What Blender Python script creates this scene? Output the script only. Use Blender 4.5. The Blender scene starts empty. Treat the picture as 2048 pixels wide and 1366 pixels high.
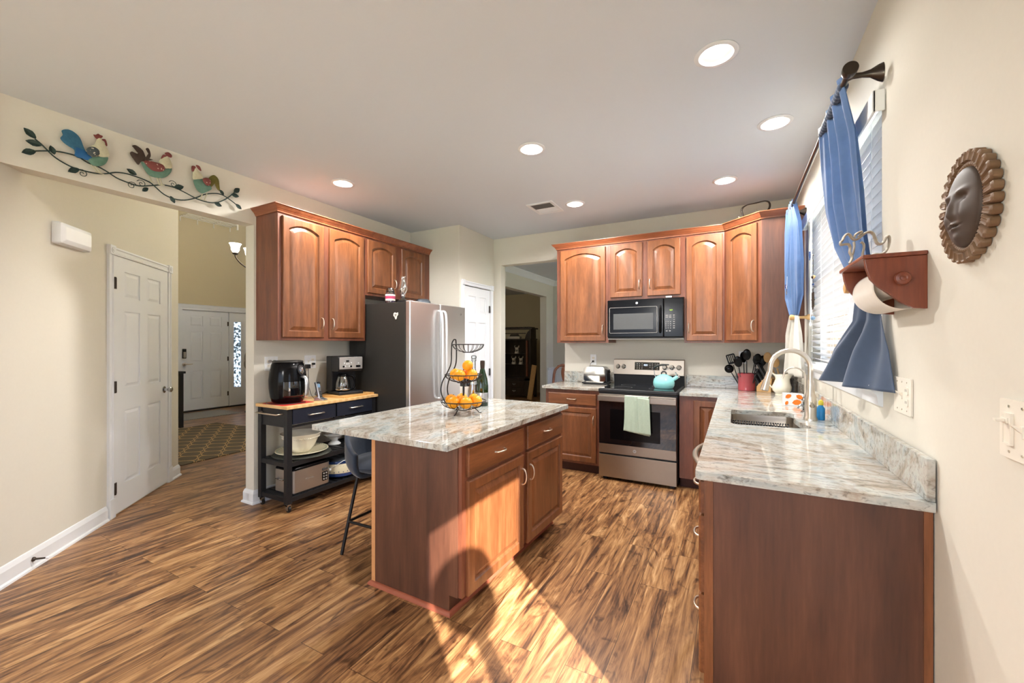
import bpy, bmesh, math, random
from mathutils import Vector, Matrix
PI = math.pi
rnd = random.Random(7)
SC = bpy.context.scene
COL = SC.collection

# ---------------------------------------------------------------- camera, sky, sun, exposure
cd = bpy.data.cameras.new('camera'); cam = bpy.data.objects.new('camera', cd); COL.objects.link(cam)
cd.sensor_width = 36.0; cd.lens = 828.0/2048*36; cd.shift_y = 4.0/2048; cd.clip_start = .02
cam.location = (0, 0, 1.378); cam.rotation_euler = (math.radians(90), 0, math.radians(28.25))
SC.camera = cam
SC.view_settings.view_transform = 'Standard'; SC.view_settings.look = 'None'
SC.view_settings.exposure = 1.08; SC.view_settings.gamma = 1.0; SC.view_settings.use_curve_mapping = False
SKY = 2.4
w = bpy.data.worlds.new('sky'); SC.world = w; w.use_nodes = True
nt = w.node_tree; nt.nodes.clear()
wo = nt.nodes.new('ShaderNodeOutputWorld'); bg = nt.nodes.new('ShaderNodeBackground')
tc = nt.nodes.new('ShaderNodeTexCoord'); sx = nt.nodes.new('ShaderNodeSeparateXYZ'); cr = nt.nodes.new('ShaderNodeValToRGB')
cr.color_ramp.elements[0].position = .45; cr.color_ramp.elements[0].color = (.66, .78, 1.0, 1)
cr.color_ramp.elements[1].position = .75; cr.color_ramp.elements[1].color = (.56, .73, 1.0, 1)
nt.links.new(tc.outputs['Generated'], sx.inputs[0]); nt.links.new(sx.outputs['Z'], cr.inputs[0])
nt.links.new(cr.outputs[0], bg.inputs[0]); bg.inputs[1].default_value = SKY
nt.links.new(bg.outputs[0], wo.inputs[0])
SUN_DIR = Vector((-.771, .636, -.56)).normalized()
sd = bpy.data.lights.new('sun', 'SUN'); so = bpy.data.objects.new('sun', sd); COL.objects.link(so)
sd.energy = 72.0; sd.color = (1.0, .95, .88); sd.angle = math.radians(.6)
so.rotation_euler = SUN_DIR.to_track_quat('-Z', 'Y').to_euler()

def portal(loc, direction, sx_, sy_):
    l = bpy.data.lights.new('window_portal', 'AREA'); l.shape = 'RECTANGLE'; l.size = sx_; l.size_y = sy_
    l.cycles.is_portal = True
    o = bpy.data.objects.new('window_portal', l); COL.objects.link(o); o.location = loc
    o.rotation_euler = Vector(direction).to_track_quat('-Z', 'Z').to_euler()
portal((.66, 3.095, 1.8), (-1, 0, 0), 1.87, 1.16)
portal((.66, .435, .93), (-1, 0, 0), .81, 1.82)
portal((-1.6, -4.14, 1.5), (0, 1, 0), 3.6, 1.9)
portal((1.66, 6.8, 1.6), (-1, 0, 0), 2.4, 1.6)
def lamp(kind, loc, energy, color=(1, .95, .90), size=.06, direction=None, spot=None):
    l = bpy.data.lights.new('bulb', kind); l.energy = energy; l.color = color
    if kind == 'AREA': l.shape = 'DISK'; l.size = size
    else: l.shadow_soft_size = size
    if spot: l.spot_size = spot; l.spot_blend = .6
    o = bpy.data.objects.new('bulb', l); COL.objects.link(o); o.location = loc
    if direction: o.rotation_euler = Vector(direction).to_track_quat('-Z', 'Y').to_euler()
    return o

# ---------------------------------------------------------------- materials
def new_mat(name):
    m = bpy.data.materials.new(name); m.use_nodes = True
    return m, m.node_tree, m.node_tree.nodes['Principled BSDF']
def N(t, typ, **kw):
    n = t.nodes.new(typ)
    for k, v in kw.items(): setattr(n, k, v)
    return n
def lin(c): return tuple((x/12.92 if x <= .04045 else ((x+.055)/1.055)**2.4) for x in (v/255 for v in c))+(1,)
def basic(name, rgb, rough=.5, metal=0, var=0, scale=30, bump=0, spec=.5, emit=None, es=0, coat=0, trans=0, ior=1.45, sheen=0):
    m, t, b = new_mat(name)
    b.inputs['Base Color'].default_value = lin(rgb); b.inputs['Roughness'].default_value = rough
    b.inputs['Metallic'].default_value = metal; b.inputs['Specular IOR Level'].default_value = spec
    b.inputs['Coat Weight'].default_value = coat; b.inputs['Transmission Weight'].default_value = trans
    b.inputs['IOR'].default_value = ior; b.inputs['Sheen Weight'].default_value = sheen
    if emit: b.inputs['Emission Color'].default_value = lin(emit); b.inputs['Emission Strength'].default_value = es
    if var or bump:
        tcn = N(t, 'ShaderNodeTexCoord'); no = N(t, 'ShaderNodeTexNoise'); no.inputs['Scale'].default_value = scale; no.inputs['Detail'].default_value = 4
        t.links.new(tcn.outputs['Object'], no.inputs['Vector'])
        if var:
            mx = N(t, 'ShaderNodeMixRGB'); mx.inputs[1].default_value = lin(tuple(max(0, v-var) for v in rgb)); mx.inputs[2].default_value = lin(tuple(min(255, v+var) for v in rgb))
            t.links.new(no.outputs['Fac'], mx.inputs[0]); t.links.new(mx.outputs[0], b.inputs['Base Color'])
        if bump:
            bp = N(t, 'ShaderNodeBump'); bp.inputs['Strength'].default_value = bump; bp.inputs['Distance'].default_value = .002
            t.links.new(no.outputs['Fac'], bp.inputs['Height']); t.links.new(bp.outputs[0], b.inputs['Normal'])
    return m
def ramp(t, stops):
    r = N(t, 'ShaderNodeValToRGB'); e = r.color_ramp.elements
    e[0].position, e[0].color = stops[0][0], lin(stops[0][1]); e[1].position, e[1].color = stops[-1][0], lin(stops[-1][1])
    for p, c in stops[1:-1]:
        k = e.new(p); k.color = lin(c)
    return r
def wood(name, dark, mid, light, axis='z', rough=.34, scale=1.0, coat=.25, strength=1.0):
    m, t, b = new_mat(name)
    tcn = N(t, 'ShaderNodeTexCoord'); mp = N(t, 'ShaderNodeMapping')
    s = {'x': (.9, 9, 9), 'y': (9, .9, 9), 'z': (9, 9, .9)}[axis]
    mp.inputs['Scale'].default_value = tuple(v*scale for v in s)
    oi = N(t, 'ShaderNodeObjectInfo'); ad = N(t, 'ShaderNodeVectorMath', operation='MULTIPLY_ADD')
    ad.inputs[1].default_value = (7, 11, 5)
    t.links.new(oi.outputs['Random'], ad.inputs[0]); t.links.new(tcn.outputs['Object'], ad.inputs[2])
    t.links.new(ad.outputs[0], mp.inputs[0])
    n1 = N(t, 'ShaderNodeTexNoise'); n1.inputs['Scale'].default_value = 1.6; n1.inputs['Detail'].default_value = 6; n1.inputs['Roughness'].default_value = .62; n1.inputs["Distortion"].default_value = .3
    t.links.new(mp.outputs[0], n1.inputs['Vector'])
    n2 = N(t, 'ShaderNodeTexNoise'); n2.inputs['Scale'].default_value = 14; n2.inputs['Detail'].default_value = 3
    t.links.new(mp.outputs[0], n2.inputs['Vector'])
    mm = N(t, 'ShaderNodeMath', operation='MULTIPLY_ADD'); mm.inputs[1].default_value = .25; t.links.new(n2.outputs['Fac'], mm.inputs[0])
    m2 = N(t, 'ShaderNodeMath', operation='MULTIPLY'); m2.inputs[1].default_value = .78; t.links.new(n1.outputs['Fac'], m2.inputs[0]); t.links.new(m2.outputs[0], mm.inputs[2])
    r = ramp(t, [(.32, dark), (.5, mid), (.68, light)])
    t.links.new(mm.outputs[0], r.inputs[0]); t.links.new(r.outputs[0], b.inputs['Base Color'])
    b.inputs['Roughness'].default_value = rough; b.inputs['Coat Weight'].default_value = coat; b.inputs['Coat Roughness'].default_value = .38
    return m
def floor_mat():
    m, t, b = new_mat('acacia_plank_floor')
    tcn = N(t, 'ShaderNodeTexCoord'); mp = N(t, 'ShaderNodeMapping'); mp.inputs['Rotation'].default_value = (0, 0, PI/2)
    t.links.new(tcn.outputs['Object'], mp.inputs[0])
    br = N(t, 'ShaderNodeTexBrick'); br.offset = .37; br.inputs['Scale'].default_value = 1; br.inputs['Mortar Size'].default_value = .0012
    br.inputs['Brick Width'].default_value = 1.22; br.inputs['Row Height'].default_value = .16; br.inputs['Bias'].default_value = 0
    br.inputs['Color1'].default_value = (0, 0, 0, 1); br.inputs['Color2'].default_value = (1, 1, 1, 1); br.inputs['Mortar'].default_value = (.5, .5, .5, 1)
    t.links.new(mp.outputs[0], br.inputs['Vector'])
    off = N(t, 'ShaderNodeVectorMath', operation='MULTIPLY_ADD'); off.inputs[1].default_value = (3.7, 9.1, 13)
    t.links.new(br.outputs['Color'], off.inputs[0]); t.links.new(tcn.outputs['Object'], off.inputs[2])
    def noise(sc, scale, detail, dist, rough=.6):
        q = N(t, 'ShaderNodeMapping'); q.inputs['Scale'].default_value = sc; t.links.new(off.outputs[0], q.inputs[0])
        n = N(t, 'ShaderNodeTexNoise'); n.inputs['Scale'].default_value = scale; n.inputs['Detail'].default_value = detail; n.inputs['Distortion'].default_value = dist; n.inputs['Roughness'].default_value = rough
        t.links.new(q.outputs[0], n.inputs['Vector']); return n
    big = noise((6.5, .9, 1), 1.5, 6, 2.6)
    fine = noise((46, 1.6, 1), 1.6, 4, .8, .65)
    knots = noise((5, 2.2, 1), 1.7, 3, 1.6)
    a = N(t, 'ShaderNodeMath', operation='MULTIPLY'); a.inputs[1].default_value = .62; t.links.new(big.outputs['Fac'], a.inputs[0])
    c = N(t, 'ShaderNodeMath', operation='MULTIPLY_ADD'); c.inputs[1].default_value = .32; t.links.new(fine.outputs['Fac'], c.inputs[0]); t.links.new(a.outputs[0], c.inputs[2])
    pl = N(t, 'ShaderNodeMath', operation='MULTIPLY_ADD'); pl.inputs[1].default_value = .06; t.links.new(br.outputs['Color'], pl.inputs[0]); t.links.new(c.outputs[0], pl.inputs[2])
    r = ramp(t, [(.35, (52, 34, 24)), (.42, (92, 60, 38)), (.49, (134, 94, 60)), (.56, (166, 123, 80)), (.65, (198, 158, 112))])
    t.links.new(pl.outputs[0], r.inputs[0])
    kr = ramp(t, [(.30, (95, 60, 40)), (.42, (255, 255, 255))]); t.links.new(knots.outputs['Fac'], kr.inputs[0])
    mk = N(t, 'ShaderNodeMixRGB', blend_type='MULTIPLY'); mk.inputs[0].default_value = .75; t.links.new(r.outputs[0], mk.inputs[1]); t.links.new(kr.outputs[0], mk.inputs[2])
    mo = N(t, 'ShaderNodeMixRGB'); mo.inputs[2].default_value = lin((60, 38, 25)); t.links.new(br.outputs['Fac'], mo.inputs[0]); t.links.new(mk.outputs[0], mo.inputs[1])
    t.links.new(mo.outputs[0], b.inputs['Base Color'])
    b.inputs['Roughness'].default_value = .33; b.inputs['Specular IOR Level'].default_value = .45
    bp = N(t, 'ShaderNodeBump'); bp.inputs['Strength'].default_value = .12; bp.inputs['Distance'].default_value = .002
    t.links.new(c.outputs[0], bp.inputs['Height']); t.links.new(bp.outputs[0], b.inputs['Normal'])
    return m
def granite_mat():
    m, t, b = new_mat('veined_granite')
    tcn = N(t, 'ShaderNodeTexCoord')
    def noise(sc, rot, scale, detail, dist, rough=.6):
        q = N(t, 'ShaderNodeMapping'); q.inputs['Scale'].default_value = sc; q.inputs['Rotation'].default_value = (0, 0, rot)
        t.links.new(tcn.outputs['Object'], q.inputs[0])
        n = N(t, 'ShaderNodeTexNoise'); n.inputs['Scale'].default_value = scale; n.inputs['Detail'].default_value = detail; n.inputs['Distortion'].default_value = dist; n.inputs['Roughness'].default_value = rough
        t.links.new(q.outputs[0], n.inputs['Vector']); return n
    a = noise((1.1, 2.4, 2), .75, 1.5, 7, 2.6, .62)
    v = noise((1.4, 4.2, 3), .8, 2.2, 9, 3.2, .7)
    f = noise((24, 44, 40), .8, 1.6, 3, .6)
    ra = ramp(t, [(.30, (136, 124, 112)), (.42, (168, 160, 148)), (.52, (190, 190, 184)), (.62, (166, 174, 174)), (.72, (186, 180, 168))])
    t.links.new(a.outputs['Fac'], ra.inputs[0])
    rv = ramp(t, [(.30, (112, 100, 90)), (.38, (196, 188, 180)), (.46, (255, 255, 255))]); t.links.new(v.outputs['Fac'], rv.inputs[0])
    mx = N(t, 'ShaderNodeMixRGB', blend_type='MULTIPLY'); mx.inputs[0].default_value = .8; t.links.new(ra.outputs[0], mx.inputs[1]); t.links.new(rv.outputs[0], mx.inputs[2])
    rf = ramp(t, [(.33, (120, 116, 112)), (.46, (255, 255, 255))]); t.links.new(f.outputs['Fac'], rf.inputs[0])
    m3 = N(t, 'ShaderNodeMixRGB', blend_type='MULTIPLY'); m3.inputs[0].default_value = .55; t.links.new(mx.outputs[0], m3.inputs[1]); t.links.new(rf.outputs[0], m3.inputs[2])
    t.links.new(m3.outputs[0], b.inputs['Base Color'])
    b.inputs['Roughness'].default_value = .07; b.inputs['Specular IOR Level'].default_value = .6
    return m
def brushed(name, rgb, rough=.27, axis='z', metal=1.0):
    m, t, b = new_mat(name)
    b.inputs['Metallic'].default_value = metal; b.inputs['Base Color'].default_value = lin(rgb)
    tcn = N(t, 'ShaderNodeTexCoord'); mp = N(t, 'ShaderNodeMapping'); mp.inputs['Scale'].default_value = {'x': (2, 300, 300), 'z': (300, 300, 2)}[axis]
    t.links.new(tcn.outputs['Object'], mp.inputs[0]); n = N(t, 'ShaderNodeTexNoise'); n.inputs['Scale'].default_value = 1; t.links.new(mp.outputs[0], n.inputs['Vector'])
    r = N(t, 'ShaderNodeMapRange'); r.inputs['To Min'].default_value = rough-.06; r.inputs['To Max'].default_value = rough+.08
    t.links.new(n.outputs['Fac'], r.inputs[0]); t.links.new(r.outputs[0], b.inputs['Roughness'])
    return m
def glass_pane(name, tint=(255, 255, 255), refl=.12):
    m = bpy.data.materials.new(name); m.use_nodes = True; t = m.node_tree; t.nodes.clear()
    o = N(t, 'ShaderNodeOutputMaterial'); mx = N(t, 'ShaderNodeMixShader'); tr = N(t, 'ShaderNodeBsdfTransparent'); g = N(t, 'ShaderNodeBsdfGlossy'); fr = N(t, 'ShaderNodeFresnel')
    tr.inputs[0].default_value = lin(tint); g.inputs['Roughness'].default_value = .02
    mu = N(t, 'ShaderNodeMath', operation='MULTIPLY_ADD'); mu.inputs[1].default_value = .8; mu.inputs[2].default_value = refl*.2
    t.links.new(fr.outputs[0], mu.inputs[0]); t.links.new(mu.outputs[0], mx.inputs[0]); t.links.new(tr.outputs[0], mx.inputs[1]); t.links.new(g.outputs[0], mx.inputs[2]); t.links.new(mx.outputs[0], o.inputs[0])
    return m
def translucent(name, rgb, rgb2, amt=.45, scale=30, rough=.6):
    m = bpy.data.materials.new(name); m.use_nodes = True; t = m.node_tree; t.nodes.clear()
    o = N(t, 'ShaderNodeOutputMaterial'); mx = N(t, 'ShaderNodeMixShader'); mx.inputs[0].default_value = amt
    d = N(t, 'ShaderNodeBsdfPrincipled'); d.inputs['Roughness'].default_value = rough; d.inputs['Sheen Weight'].default_value = .3
    tl = N(t, 'ShaderNodeBsdfTranslucent')
    tcn = N(t, 'ShaderNodeTexCoord'); no = N(t, 'ShaderNodeTexNoise'); no.inputs['Scale'].default_value = scale
    t.links.new(tcn.outputs['Object'], no.inputs['Vector'])
    c = N(t, 'ShaderNodeMixRGB'); c.inputs[1].default_value = lin(rgb); c.inputs[2].default_value = lin(rgb2); t.links.new(no.outputs['Fac'], c.inputs[0])
    t.links.new(c.outputs[0], d.inputs['Base Color']); t.links.new(c.outputs[0], tl.inputs['Color'])
    t.links.new(d.outputs[0], mx.inputs[1]); t.links.new(tl.outputs[0], mx.inputs[2]); t.links.new(mx.outputs[0], o.inputs[0])
    return m
def emissive(name, rgb, s):
    m, t, b = new_mat(name); b.inputs['Base Color'].default_value = lin(rgb); b.inputs['Emission Color'].default_value = lin(rgb); b.inputs['Emission Strength'].default_value = s
    return m
def rug_mat():
    m, t, b = new_mat('trellis_rug')
    tcn = N(t, 'ShaderNodeTexCoord'); mp = N(t, 'ShaderNodeMapping'); t.links.new(tcn.outputs['Object'], mp.inputs[0])
    sp = N(t, 'ShaderNodeSeparateXYZ'); t.links.new(mp.outputs[0], sp.inputs[0])
    def M(op, a, bb=None, v=None):
        n = N(t, 'ShaderNodeMath', operation=op)
        if hasattr(a, 'node'): t.links.new(a, n.inputs[0])
        else: n.inputs[0].default_value = a
        if bb is not None:
            if hasattr(bb, 'node'): t.links.new(bb, n.inputs[1])
            else: n.inputs[1].default_value = bb
        return n.outputs[0]
    # ogee trellis: |sin(ax)*..| lines
    X = M('MULTIPLY', sp.outputs['X'], 2*PI/.36); Y = M('MULTIPLY', sp.outputs['Y'], 2*PI/.27)
    s1 = M('ADD', M('COSINE', X), M('COSINE', Y))
    line = M('LESS_THAN', M('ABSOLUTE', M('SUBTRACT', M('ABSOLUTE', s1), .22)), .10)
    no = N(t, 'ShaderNodeTexNoise'); no.inputs['Scale'].default_value = 120; t.links.new(tcn.outputs['Object'], no.inputs['Vector'])
    base = N(t, 'ShaderNodeMixRGB'); base.inputs[1].default_value = lin((70, 60, 48)); base.inputs[2].default_value = lin((112, 100, 82)); t.links.new(no.outputs['Fac'], base.inputs[0])
    mx = N(t, 'ShaderNodeMixRGB'); mx.inputs[2].default_value = lin((196, 160, 106)); t.links.new(line, mx.inputs[0]); t.links.new(base.outputs[0], mx.inputs[1])
    t.links.new(mx.outputs[0], b.inputs['Base Color']); b.inputs['Roughness'].default_value = .95
    return m
def stripes(name, c1, c2, axis, freq, rough=.6, dist=1.0):
    m, t, b = new_mat(name)
    tcn = N(t, 'ShaderNodeTexCoord'); wv = N(t, 'ShaderNodeTexWave'); wv.bands_direction = axis; wv.inputs['Scale'].default_value = freq; wv.inputs['Distortion'].default_value = dist
    t.links.new(tcn.outputs['Object'], wv.inputs['Vector']); r = ramp(t, [(.3, c1), (.7, c2)]); t.links.new(wv.outputs['Fac'], r.inputs[0]); t.links.new(r.outputs[0], b.inputs['Base Color'])
    b.inputs['Roughness'].default_value = rough
    return m
def speckle(name, c1, c2, scale, thr=.5, rough=.5, metal=0):
    m, t, b = new_mat(name)
    tcn = N(t, 'ShaderNodeTexCoord'); vo = N(t, 'ShaderNodeTexVoronoi'); vo.inputs['Scale'].default_value = scale; t.links.new(tcn.outputs['Object'], vo.inputs['Vector'])
    r = ramp(t, [(thr-.03, c1), (thr+.03, c2)]); t.links.new(vo.outputs['Distance'], r.inputs[0]); t.links.new(r.outputs[0], b.inputs['Base Color'])
    b.inputs['Roughness'].default_value = rough; b.inputs['Metallic'].default_value = metal
    return m

MT = {}
MT['wall'] = basic('beige_paint', (216, 212, 201), .85, var=2, scale=60, bump=.05, spec=.2)
MT['foyer'] = basic('tan_paint', (205, 192, 160), .85, var=2, scale=60, bump=.05, spec=.2)
MT['ceil'] = basic('ceiling_paint', (214, 221, 230), .9, var=1, scale=80, bump=.05, spec=.2)
MT['white'] = basic('white_trim_paint', (228, 231, 236), .4, var=1, scale=20)
MT['offwhite'] = basic('ivory_plastic', (232, 226, 214), .4, var=2, scale=40)
MT['cherry'] = wood('cherry_door_wood', (86, 51, 28), (116, 69, 39), (142, 89, 54))
MT['cherryh'] = wood('cherry_wood_horizontal', (86, 51, 28), (116, 69, 39), (142, 89, 54), axis='x')
MT['cherryd'] = wood('cherry_frame_wood', (84, 46, 32), (110, 62, 43), (132, 78, 54))
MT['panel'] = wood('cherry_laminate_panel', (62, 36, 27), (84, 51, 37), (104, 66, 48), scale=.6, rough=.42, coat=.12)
MT['crown'] = wood('cherry_crown_wood', (110, 58, 36), (140, 78, 48), (164, 98, 62), axis='x')
MT['edge'] = basic('raw_edge_wood', (196, 140, 92), .6, var=8, scale=40)
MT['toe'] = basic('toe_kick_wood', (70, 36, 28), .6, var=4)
MT['mold'] = basic('shoe_molding_wood', (150, 82, 60), .4, var=6)
MT['granite'] = granite_mat()
MT['floor'] = floor_mat()
MT['steel'] = basic('stainless_steel', (160, 150, 138), .33, metal=1, var=2)
MT['steelv'] = basic('stainless_door_steel', (228, 229, 230), .34, metal=1, var=1)
MT['steelm'] = brushed('satin_stainless', (186, 182, 176), .45, 'x')
MT['brightbar'] = basic('bright_steel_bar', (236, 238, 240), .35, metal=.6, var=2)
MT['nickel'] = basic('satin_nickel', (222, 212, 198), .28, metal=1, var=3)
MT['chrome'] = basic('chrome', (196, 198, 202), .05, metal=1, var=2)
MT['bronze'] = basic('dark_bronze', (72, 64, 58), .3, metal=.8, var=4)
MT['black'] = basic('black_gloss_plastic', (9, 9, 11), .16, var=1, spec=.2)
MT['blackglass'] = basic('black_glass', (12, 13, 16), .03, var=1, coat=1)
MT['greyglass'] = basic('oven_window_glass', (74, 75, 76), .35, var=2)
MT['blackm'] = basic('black_satin_paint', (26, 27, 30), .45, var=3)
MT['navyp'] = basic('black_blue_drawer_paint', (32, 37, 50), .35, var=4)
MT['wire'] = basic('black_wire', (36, 34, 34), .45, metal=.4, var=3)
MT['dgrey'] = basic('charcoal_side_metal', (50, 48, 45), .5, var=2, metal=.2)
MT['butcher'] = stripes('butcher_block', (214, 172, 114), (226, 188, 132), 'X', 5, .4, 3)
MT['bamboo'] = stripes('bamboo_board', (200, 144, 78), (224, 178, 112), 'Y', 18, .4, 2)
MT['oak'] = basic('light_wood', (206, 164, 108), .5, var=14, scale=25)
MT['orange'] = basic('orange_peel', (248, 160, 24), .38, var=14, scale=14, bump=.5)
MT['orange2'] = basic('tangerine_peel', (236, 126, 34), .38, var=12, scale=14, bump=.5)
MT['glass'] = glass_pane('clear_window_glass')
MT['jarglass'] = glass_pane('clear_jar_glass', (235, 240, 240), 1.2)
MT['greenglass'] = basic('dark_green_bottle_glass', (16, 46, 20), .05, var=3, coat=1)
MT['darkglass'] = basic('dark_wine_bottle_glass', (18, 14, 16), .05, var=2, coat=1)
MT['amber'] = basic('amber_liquor', (196, 140, 60), .08, var=8, coat=1)
MT['silverfoil'] = basic('silver_foil', (196, 198, 200), .3, metal=.9, var=8, scale=60)
MT['label'] = basic('paper_label', (228, 222, 214), .7, var=6)
MT['navy'] = basic('navy_upholstery', (34, 46, 64), .75, var=6, scale=60, bump=.2, sheen=.3)
MT['curtain'] = translucent('lit_blue_curtain_cloth', (90, 124, 172), (102, 138, 186), .5)  # bright blue of the lit upper curtain put into the colour
MT['curtaindk'] = translucent('shaded_blue_curtain_cloth', (62, 80, 108), (70, 90, 120), .2)  # same curtain cloth, darker: shade of the lower part painted into the colour
MT['lining'] = translucent('beige_curtain_lining', (206, 204, 196), (218, 214, 204), .4)
MT['slat'] = translucent('white_blind_slat', (222, 226, 230), (230, 232, 234), .05, rough=.4)
MT['vinyl'] = basic('white_vinyl', (240, 242, 244), .4, var=1)
MT['teal'] = basic('aqua_enamel', (138, 208, 208), .12, var=3, coat=.6)
MT['sage'] = basic('sage_towel_cloth', (176, 194, 176), .95, var=8, scale=90, bump=.6)
MT['rose'] = basic('rose_glazed_crock', (168, 70, 78), .15, var=6, scale=12, coat=.6)
MT['cream'] = basic('cream_glaze', (238, 232, 214), .15, var=3, coat=.5)
MT['creamd'] = basic('cream_stoneware', (222, 214, 184), .2, var=4, coat=.5)
MT['cobalt'] = basic('cobalt_glaze', (34, 60, 112), .15, var=6, coat=.5)
MT['pewter'] = basic('pewter', (160, 152, 136), .35, metal=.8, var=16, scale=14)
MT['ironscroll'] = basic('taupe_cast_iron', (176, 168, 154), .5, var=12, scale=30, metal=.2)
MT['terra'] = basic('bronzed_terracotta', (116, 88, 62), .55, var=22, scale=22, bump=.4)
MT['terraf'] = basic('dark_bronzed_face', (72, 58, 49), .55, var=8, scale=14)
MT['paper'] = translucent('paper_towel', (244, 236, 226), (250, 244, 236), .25, rough=.95)
MT['holder'] = wood('paper_holder_wood', (92, 44, 28), (118, 58, 38), (140, 74, 46), axis='z', scale=.8)
MT['lens'] = emissive('lit_lamp_lens', (255, 250, 242), 2.2)
MT['shade'] = emissive('lit_glass_shade', (255, 244, 224), 5)
MT['bluedk'] = basic('patina_blue_metal', (52, 104, 134), .45, var=18, scale=40, metal=.3)
MT['blue2'] = basic('bright_blue_metal', (36, 96, 150), .4, var=14, scale=40, metal=.3)
MT['patgreen'] = basic('patina_green_metal', (96, 132, 116), .5, var=22, scale=40, metal=.2)
MT['patcream'] = basic('patina_cream_metal', (196, 192, 164), .6, var=16, scale=60)
MT['patred'] = basic('patina_red_metal', (124, 62, 58), .5, var=14, scale=60, metal=.2)
MT['patbrown'] = basic('patina_brown_metal', (64, 50, 42), .5, var=16, scale=60, metal=.3)
MT['patolive'] = basic('patina_olive_metal', (104, 98, 40), .5, var=22, scale=60, metal=.3)
MT['patgrey'] = speckle('spotted_wing_metal', (214, 206, 188), (74, 84, 88), 55, .22, .5, .2)
MT['patredspot'] = speckle('spotted_red_wing_metal', (208, 180, 160), (128, 66, 62), 55, .22, .5, .2)
MT['leaf'] = basic('patina_leaf_metal', (42, 62, 58), .5, var=14, scale=50, metal=.3)
MT['hutch'] = wood('dark_walnut_stain', (30, 22, 18), (44, 33, 27), (60, 46, 38))
MT['chair'] = wood('walnut_chair_wood', (92, 52, 32), (120, 70, 46), (142, 88, 58))
MT['rug'] = rug_mat()
MT['mat'] = stripes('grey_striped_mat', (120, 118, 114), (172, 170, 166), 'DIAGONAL', 22, .95, 3)
MT['grass'] = basic('lawn', (84, 100, 66), .95, var=20, scale=3)
MT['deck'] = basic('weathered_deck', (120, 118, 116), .8, var=10, scale=2)
MT['foliage'] = basic('foliage', (56, 86, 40), .8, var=20, scale=20)
MT['bark'] = basic('bark', (90, 70, 54), .9, var=14, scale=30)
MT['obscure'] = translucent('etched_glass', (235, 240, 245), (250, 252, 255), .8, rough=.3)
_t = MT['obscure'].node_tree; _c = [n for n in _t.nodes if n.type == 'MIX_RGB'][0]; _n = [n for n in _t.nodes if n.type == 'TEX_NOISE'][0]; _n.inputs['Scale'].default_value = 22; _n.inputs['Detail'].default_value = 5; _r = ramp(_t, [(.44, (112, 118, 118)), (.52, (255, 255, 255))]); _t.links.new(_n.outputs['Fac'], _r.inputs[0])
for _l in list(_c.outputs[0].links): _t.links.new(_r.outputs[0], _l.to_socket)
MT['redmat'] = basic('red_silicone', (188, 46, 40), .6, var=6)
MT['purple'] = basic('violet_candle_wax', (122, 92, 140), .5, var=8)
MT['sponge'] = basic('dish_soap_blue', (40, 130, 190), .3, var=8)
MT['yellow'] = basic('yellow_plastic', (222, 206, 70), .4, var=8)
MT['screen'] = basic('blue_grey_lcd', (110, 140, 170), .3, var=4)
MT['lcd'] = emissive('lit_clock_digits', (190, 220, 255), 2.0)
MT['glcd'] = emissive('green_clock_digits', (150, 190, 40), 1.0)
MT['whitetxt'] = basic('white_print', (225, 228, 230), .5, var=2)
MT['greytxt'] = basic('grey_print', (150, 146, 142), .5, var=2)
MT['leafbox'] = speckle('orange_leaf_pattern_box', (206, 128, 44), (240, 238, 232), 26, .36, .5)
MT['charger'] = speckle('dark_woven_charger', (30, 34, 30), (66, 68, 60), 120, .4, .8)
MT['grille'] = basic('dark_duct_grille', (90, 90, 90), .5, var=8, scale=80)
MT['coat'] = basic('grey_cloth', (150, 148, 144), .95, var=30, scale=16, bump=.4)
MT['whitemetal'] = basic('white_enamel_wire', (244, 242, 234), .4, var=2)
MT['colander'] = basic('grey_blue_metal', (74, 80, 88), .5, var=4, metal=.4)
MT['figurine'] = basic('ivory_figurine', (206, 196, 178), .5, var=18, scale=40)
MT['pinklabel'] = basic('pink_label_print', (176, 60, 96), .5, var=10)
MT['cyan'] = basic('blue_deck_chair_cloth', (30, 140, 220), .6, var=10)
MT['curvedwhite'] = basic('white_ceramic', (238, 240, 242), .15, var=2, coat=.5)

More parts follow.
